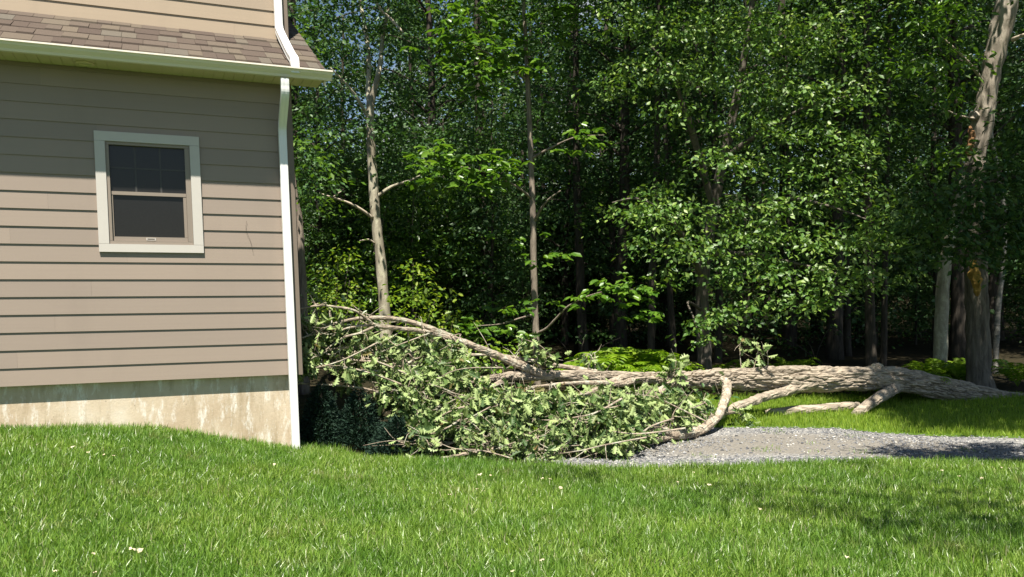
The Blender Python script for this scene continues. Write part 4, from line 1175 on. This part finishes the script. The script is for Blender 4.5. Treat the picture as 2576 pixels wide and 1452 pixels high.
shrub('understorey_shrub', 'yellow green bush just right of the forked tree base', 1040, 17.8, [(1015, 770, 17.8, 28, 40), (1050, 730, 18, 50, 34), (1080, 790, 17.8, 50, 34), (1030, 815, 17.5, 40, 26), (1040, 660, 18.2, 36, 36), (1100, 740, 18.2, 34, 26), (1130, 800, 17.6, 30, 26)], 'lime', .12, 4)
shrub('understorey_shrub', 'tall cool green sapling left of the forked tree', 800, 22.5, [(800, 560, 22, 50, 50), (850, 590, 22, 50, 40), (900, 620, 22.3, 40, 50), (820, 640, 22, 50, 40), (890, 540, 22.5, 40, 40)], 'cool', .13, 2.6)
shrub('understorey_shrub', 'leafy sapling filling the gap above the arched limb', 1090, 22, [(1060, 560, 22, 50, 50), (1100, 620, 22, 50, 40), (1150, 680, 22.2, 40, 40), (1070, 500, 22.4, 50, 40), (1140, 780, 21.5, 40, 40)], 'dark', .13, 2.6)
shrub('understorey_shrub', 'small bright yellow green bush over the arched limb', 1245, 13.5, [(1250, 872, 13.5, 34, 12), (1235, 880, 13.4, 28, 9)], 'lime', .09, 6)
shrub('understorey_shrub', 'low dark weeds behind the arched limb', 1190, 13.6, [(1190, 910, 13.5, 60, 20), (1130, 905, 13.4, 50, 20), (1240, 920, 13.3, 40, 16)], 'hick', .09, 5)
shrub('understorey_shrub', 'deep green seedlings in the dark behind the fern bank', 1450, 19, [(1400, 850, 19, 60, 20), (1480, 830, 19.4, 50, 20), (1560, 850, 19, 50, 20)], 'dark', .12, 2.2)
shrub('understorey_shrub', 'low green growth under the sunlit middle of the trunk', 1730, 12.9, [(1700, 1000, 12.6, 60, 16), (1750, 1010, 12.4, 50, 18), (1690, 1030, 12, 60, 18), (1740, 1045, 11.7, 40, 18)], 'cool', .10, 5)
shrub('understorey_shrub', 'thin sapling beyond the right limb of the glossy tree', 2050, 21, [(2030, 860, 21, 50, 30), (2090, 820, 21, 40, 30), (1960, 850, 20.6, 40, 20)], 'dark', .12, 2.0)

# dark spruces in the shade of the house
def spruce(label, px, Y, top_py, wpx):
    base = base_of(px, Y); t = tree('dwarf_spruce', label, base, 'dwarf spruces beside the house', 'shrub')
    h = P(px, top_py, Y)[2] - base[2]; rad_ = wpx * Y / F
    b = MB(); b.tube([(0, 0, -.1), (0, 0, h * .5), (0, 0, h * .95)], [.03, .02, .006], 7); b.build('stem', M['bark_dark'], t)
    lv = Leaves(); n = 8000
    z = h * (1 - np.sqrt(RNG.random(n)) * .98)
    f = 1 - z / h
    an = RNG.uniform(0, 6.283, n)
    bumps = np.array([1 + .30 * nz(math.cos(a) * 2.2 + px, math.sin(a) * 2.2, q * 5) for a, q in zip(an, z)])
    rr = rad_ * (f ** .75) * np.sqrt(RNG.uniform(.25, 1, n)) * bumps
    c = np.stack([np.cos(an) * rr, np.sin(an) * rr, z], 1)
    a = np.stack([np.cos(an), np.sin(an), np.full(n, .55)], 1) + RNG.normal(size=(n, 3)) * .45
    lv.put(c, a, RNG.normal(size=(n, 3)), RNG.uniform(.035, .075, n))
    lv.build('foliage', M['spruce'], t, DIAMOND, .45)
spruce('pointed dark blue green spruce nearest the downspout', 808, 9.85, 965, 66)
spruce('dark blue green spruce with blunt top, middle of the three', 905, 9.95, 978, 84)
spruce('lowest dark spruce, at the right end beside the fallen leaves', 1000, 9.75, 1050, 84)

# ferns
def fern_proto(label):
    t = tree('fern', label, (0, 0, 0), 'bright ferns at the edge of the wood', 'fern')
    lv = Leaves(); b = MB()
    for i in range(13):
        an = i * 2.4 + random.uniform(-.3, .3); L = random.uniform(.45, .75); h = random.uniform(.28, .5)
        d = np.array([math.cos(an), math.sin(an), 0])
        pts = [d * L * s + np.array([0, 0, h * (1.9 * s - 1.35 * s * s) * 1.5]) for s in np.linspace(0, 1, 15)]
        b.tube(pts, np.linspace(.004, .0015, 15), 4)
        for k in range(2, 15):
            tdir = unit(pts[k] - pts[k - 1]); sd_ = np.cross(tdir, (0, 0, 1)); sd_ /= np.linalg.norm(sd_)
            ll = .16 * math.sin(math.pi * min(1, (k + .5) / 16) ** .8) + .02
            for sg in (-1, 1):
                lv.put(pts[k][None], (sd_ * sg + tdir * .45 - np.array([0, 0, .2]))[None], (np.cross(sd_, tdir) + RNG.normal(size=3) * .15)[None], np.array([ll]))
    b.build('stem', M['fern'], t); lv.build('fronds', M['fern'], t, DIAMOND, .62)
    return t
FL = 'bright yellow green fern with arching fronds beside the fallen trunk'
fp = [fern_proto(FL), fern_proto(FL)]
fs = [(1490, 15.6), (1520, 15.2), (1545, 15.8), (1560, 15.3), (1590, 15.0), (1600, 15.7), (1615, 15.3), (1640, 15.8), (1655, 15.1), (1575, 16.2), (1620, 16.3), (1800, 17.6), (1840, 17.4), (1880, 17.8), (1670, 15.4), (1505, 14.6), (2395, 17.0), (2415, 17.3), (2435, 16.8), (2425, 17.8), (2340, 17.2), (2560, 16.6), (2250, 14.6), (2290, 14.8), (2215, 14.9), (2325, 14.6), (2270, 15.3), (2190, 15.2), (2150, 15.0), (2100, 15.3), (1950, 17.2), (2000, 17.6)]
for i, (px, Y) in enumerate(fs):
    o = fp[i] if i < 2 else copy_tree(fp[i % 2], (0, 0, 0), 0, 1)
    x = (px - CXP) / F * Y
    s = random.uniform(1.0, 1.65) if 1450 < px < 1700 else random.uniform(.55, 1.1)
    o.location = (x, Y, ground_z(x, Y)); o.rotation_euler = (0, 0, random.uniform(0, 6.28)); o.scale = (s, s, s)

# ------------------------------------------------------------------ tree behind the viewer that dapples the lawn
t = tree('overhanging_tree', 'tall tree outside the picture whose boughs shade the right of the lawn', (8.5, 1.0, ground_z(8.5, 1.0)))
b = MB(); b.tube([(8.5, 1, -.4), (8.5, 1, 3), (8.3, 1.2, 7), (8, 1.5, 11), (7.8, 1.6, 14)], [.34, .3, .26, .18, .08], 14, .15, 2)
lv = Leaves()
tosun = np.array(sd) / sd[2]
def shade(px, py, rw, rh, n, hgt, size=.13):
    """Leaves at height hgt above the ground where the sun throws their shade at that place."""
    for _ in range(n):
        while True:
            a, c = random.gauss(0, .5), random.gauss(0, .5)
            if abs(a) < 1.2 and abs(c) < 1.2: break
        qx, qy = px + a * rw, py + c * rh
        Y = F * (EYE + .3) / max(60, (qy - HZ))
        x = (qx - CXP) / F * Y
        g0 = np.array([x, Y, ground_z(x, Y)])
        hh = hgt + random.uniform(-.8, .8)
        ctr = g0 + tosun * hh
        spray(lv, ctr, .3, .12, 9, size, .2, .3)
boughs = []
for (px, py, rw, rh, n, hgt) in [(1400, 1198, 140, 14, 5, 7.5), (1480, 1215, 70, 14, 3, 7.5), (1770, 1195, 90, 8, 2, 7.6), (2150, 1182, 90, 8, 2, 7.6), (1800, 1262, 110, 20, 4, 7.8), (1930, 1300, 130, 26, 6, 7.8), (2060, 1335, 150, 26, 6, 7.8), (2210, 1350, 110, 28, 6, 7.6), (2310, 1300, 90, 22, 3, 7.6), (2460, 1285, 130, 40, 9, 7.8), (2520, 1380, 130, 50, 10, 7.8), (2400, 1420, 150, 40, 6, 7.8), (2200, 1440, 120, 30, 3, 8), (2360, 1235, 120, 14, 3, 7.6),
                               (2280, 1108, 70, 8, 30, 7.8), (2420, 1114, 130, 9, 60, 8.0), (2350, 1130, 90, 5, 26, 8), (2520, 1132, 90, 9, 50, 8), (2500, 1100, 120, 6, 36, 8), (2560, 1146, 60, 6, 24, 8)]:
    shade(px, py, rw, rh, n, hgt)
    Y = F * (EYE + .3) / (py - HZ); x = (px - CXP) / F * Y
    boughs.append(np.array([x, Y, -.3]) + tosun * hgt)
# solid canopy that keeps the right end of the trunk dark
for (x0, x1, y0, y1, z, n) in [(5.9, 10.5, 12.7, 15.5, -.2, 800), (5.8, 9.5, 11.3, 12.8, -.4, 330), (6.7, 11.5, 13.0, 16.5, 2.5, 420)]:
    for _ in range(n):
        g0 = np.array([random.uniform(x0, x1), random.uniform(y0, y1), z])
        spray(lv, g0 + tosun * random.uniform(8.0, 10.0), .45, .15, 12, .15, .2, .35)
    boughs.append(np.array([(x0 + x1) / 2, (y0 + y1) / 2, z]) + tosun * 9)
for _ in range(420):
    spray(lv, (random.uniform(6.6, 12), random.uniform(9.2, 12.2), random.uniform(6.2, 7.4)), .5, .2, 12, .16, .2, .4)
for _ in range(520):
    c = np.array([random.uniform(6.3, 12), random.uniform(14.4, 17), random.uniform(9.5, 11)])
    spray(lv, c, .5, .2, 13, .16, .2, .4)
for e in boughs:
    s = np.array([8.2, 1.3, random.uniform(4.5, 7.5)])
    b.tube(spline([s, (s + e) / 2 + (0, 0, .5), e], 4), np.linspace(.05, .01, 9), 6)
b.build('trunk', M['bark_dark'], t, smooth=True, origin=t.location)
lv.build('crown', M['dark'], t, DIAMOND, 1.0, t.location)

# ------------------------------------------------------------------ little pale leaves on the lawn
def petal_mesh():
    b = MB()
    n = 8
    vs = [(0, 0, .012)]
    for i in range(n):
        a = 2 * math.pi * i / n
        r_ = .017 * (1 + .25 * math.sin(3 * a))
        vs.append((r_ * 1.3 * math.cos(a), r_ * math.sin(a), .004 + .010 * (i % 2)))
    b.add(vs, [(0, 1 + i, 1 + (i + 1) % n) for i in range(n)])
    return b
proto = None
PL = 'small pale curled dry leaf lying on the lawn grass'
for i, (px, py) in enumerate([(204, 1128), (183, 1127), (222, 1140), (262, 1145), (285, 1148), (1208, 1196), (1234, 1197), (1365, 1205), (1383, 1207), (1410, 1229), (1200, 1232), (1216, 1238), (1130, 1247), (1705, 1215), (1745, 1190), (1784, 1222), (1912, 1283), (2370, 1185), (2412, 1200), (2470, 1205), (2494, 1177), (2520, 1179), (2540, 1180), (330, 1385), (352, 1388), (235, 1395), (140, 1440), (240, 1442), (1365, 1412), (1290, 1440), (2130, 1405), (690, 1170)]):
    Y = 7.0
    for _ in range(12):
        x = (px - CXP) / F * Y; Y = F * (EYE - ground_z(x, Y) - .05) / (py - HZ)
    x = (px - CXP) / F * Y
    if proto is None:
        o = proto = petal_mesh().build('dry_leaf', M['petal'])
    else:
        o = proto.copy(); COL.objects.link(o)
    o.location = (x, Y, ground_z(x, Y) + .052); o.rotation_euler = (random.uniform(-.5, .2), random.uniform(-.4, .4), random.uniform(0, 6.28))
    s = random.uniform(.5, 1.0); o.scale = (s, s, s)
    tag(o, PL, 'leaf', 'pale dry leaves scattered on the lawn')
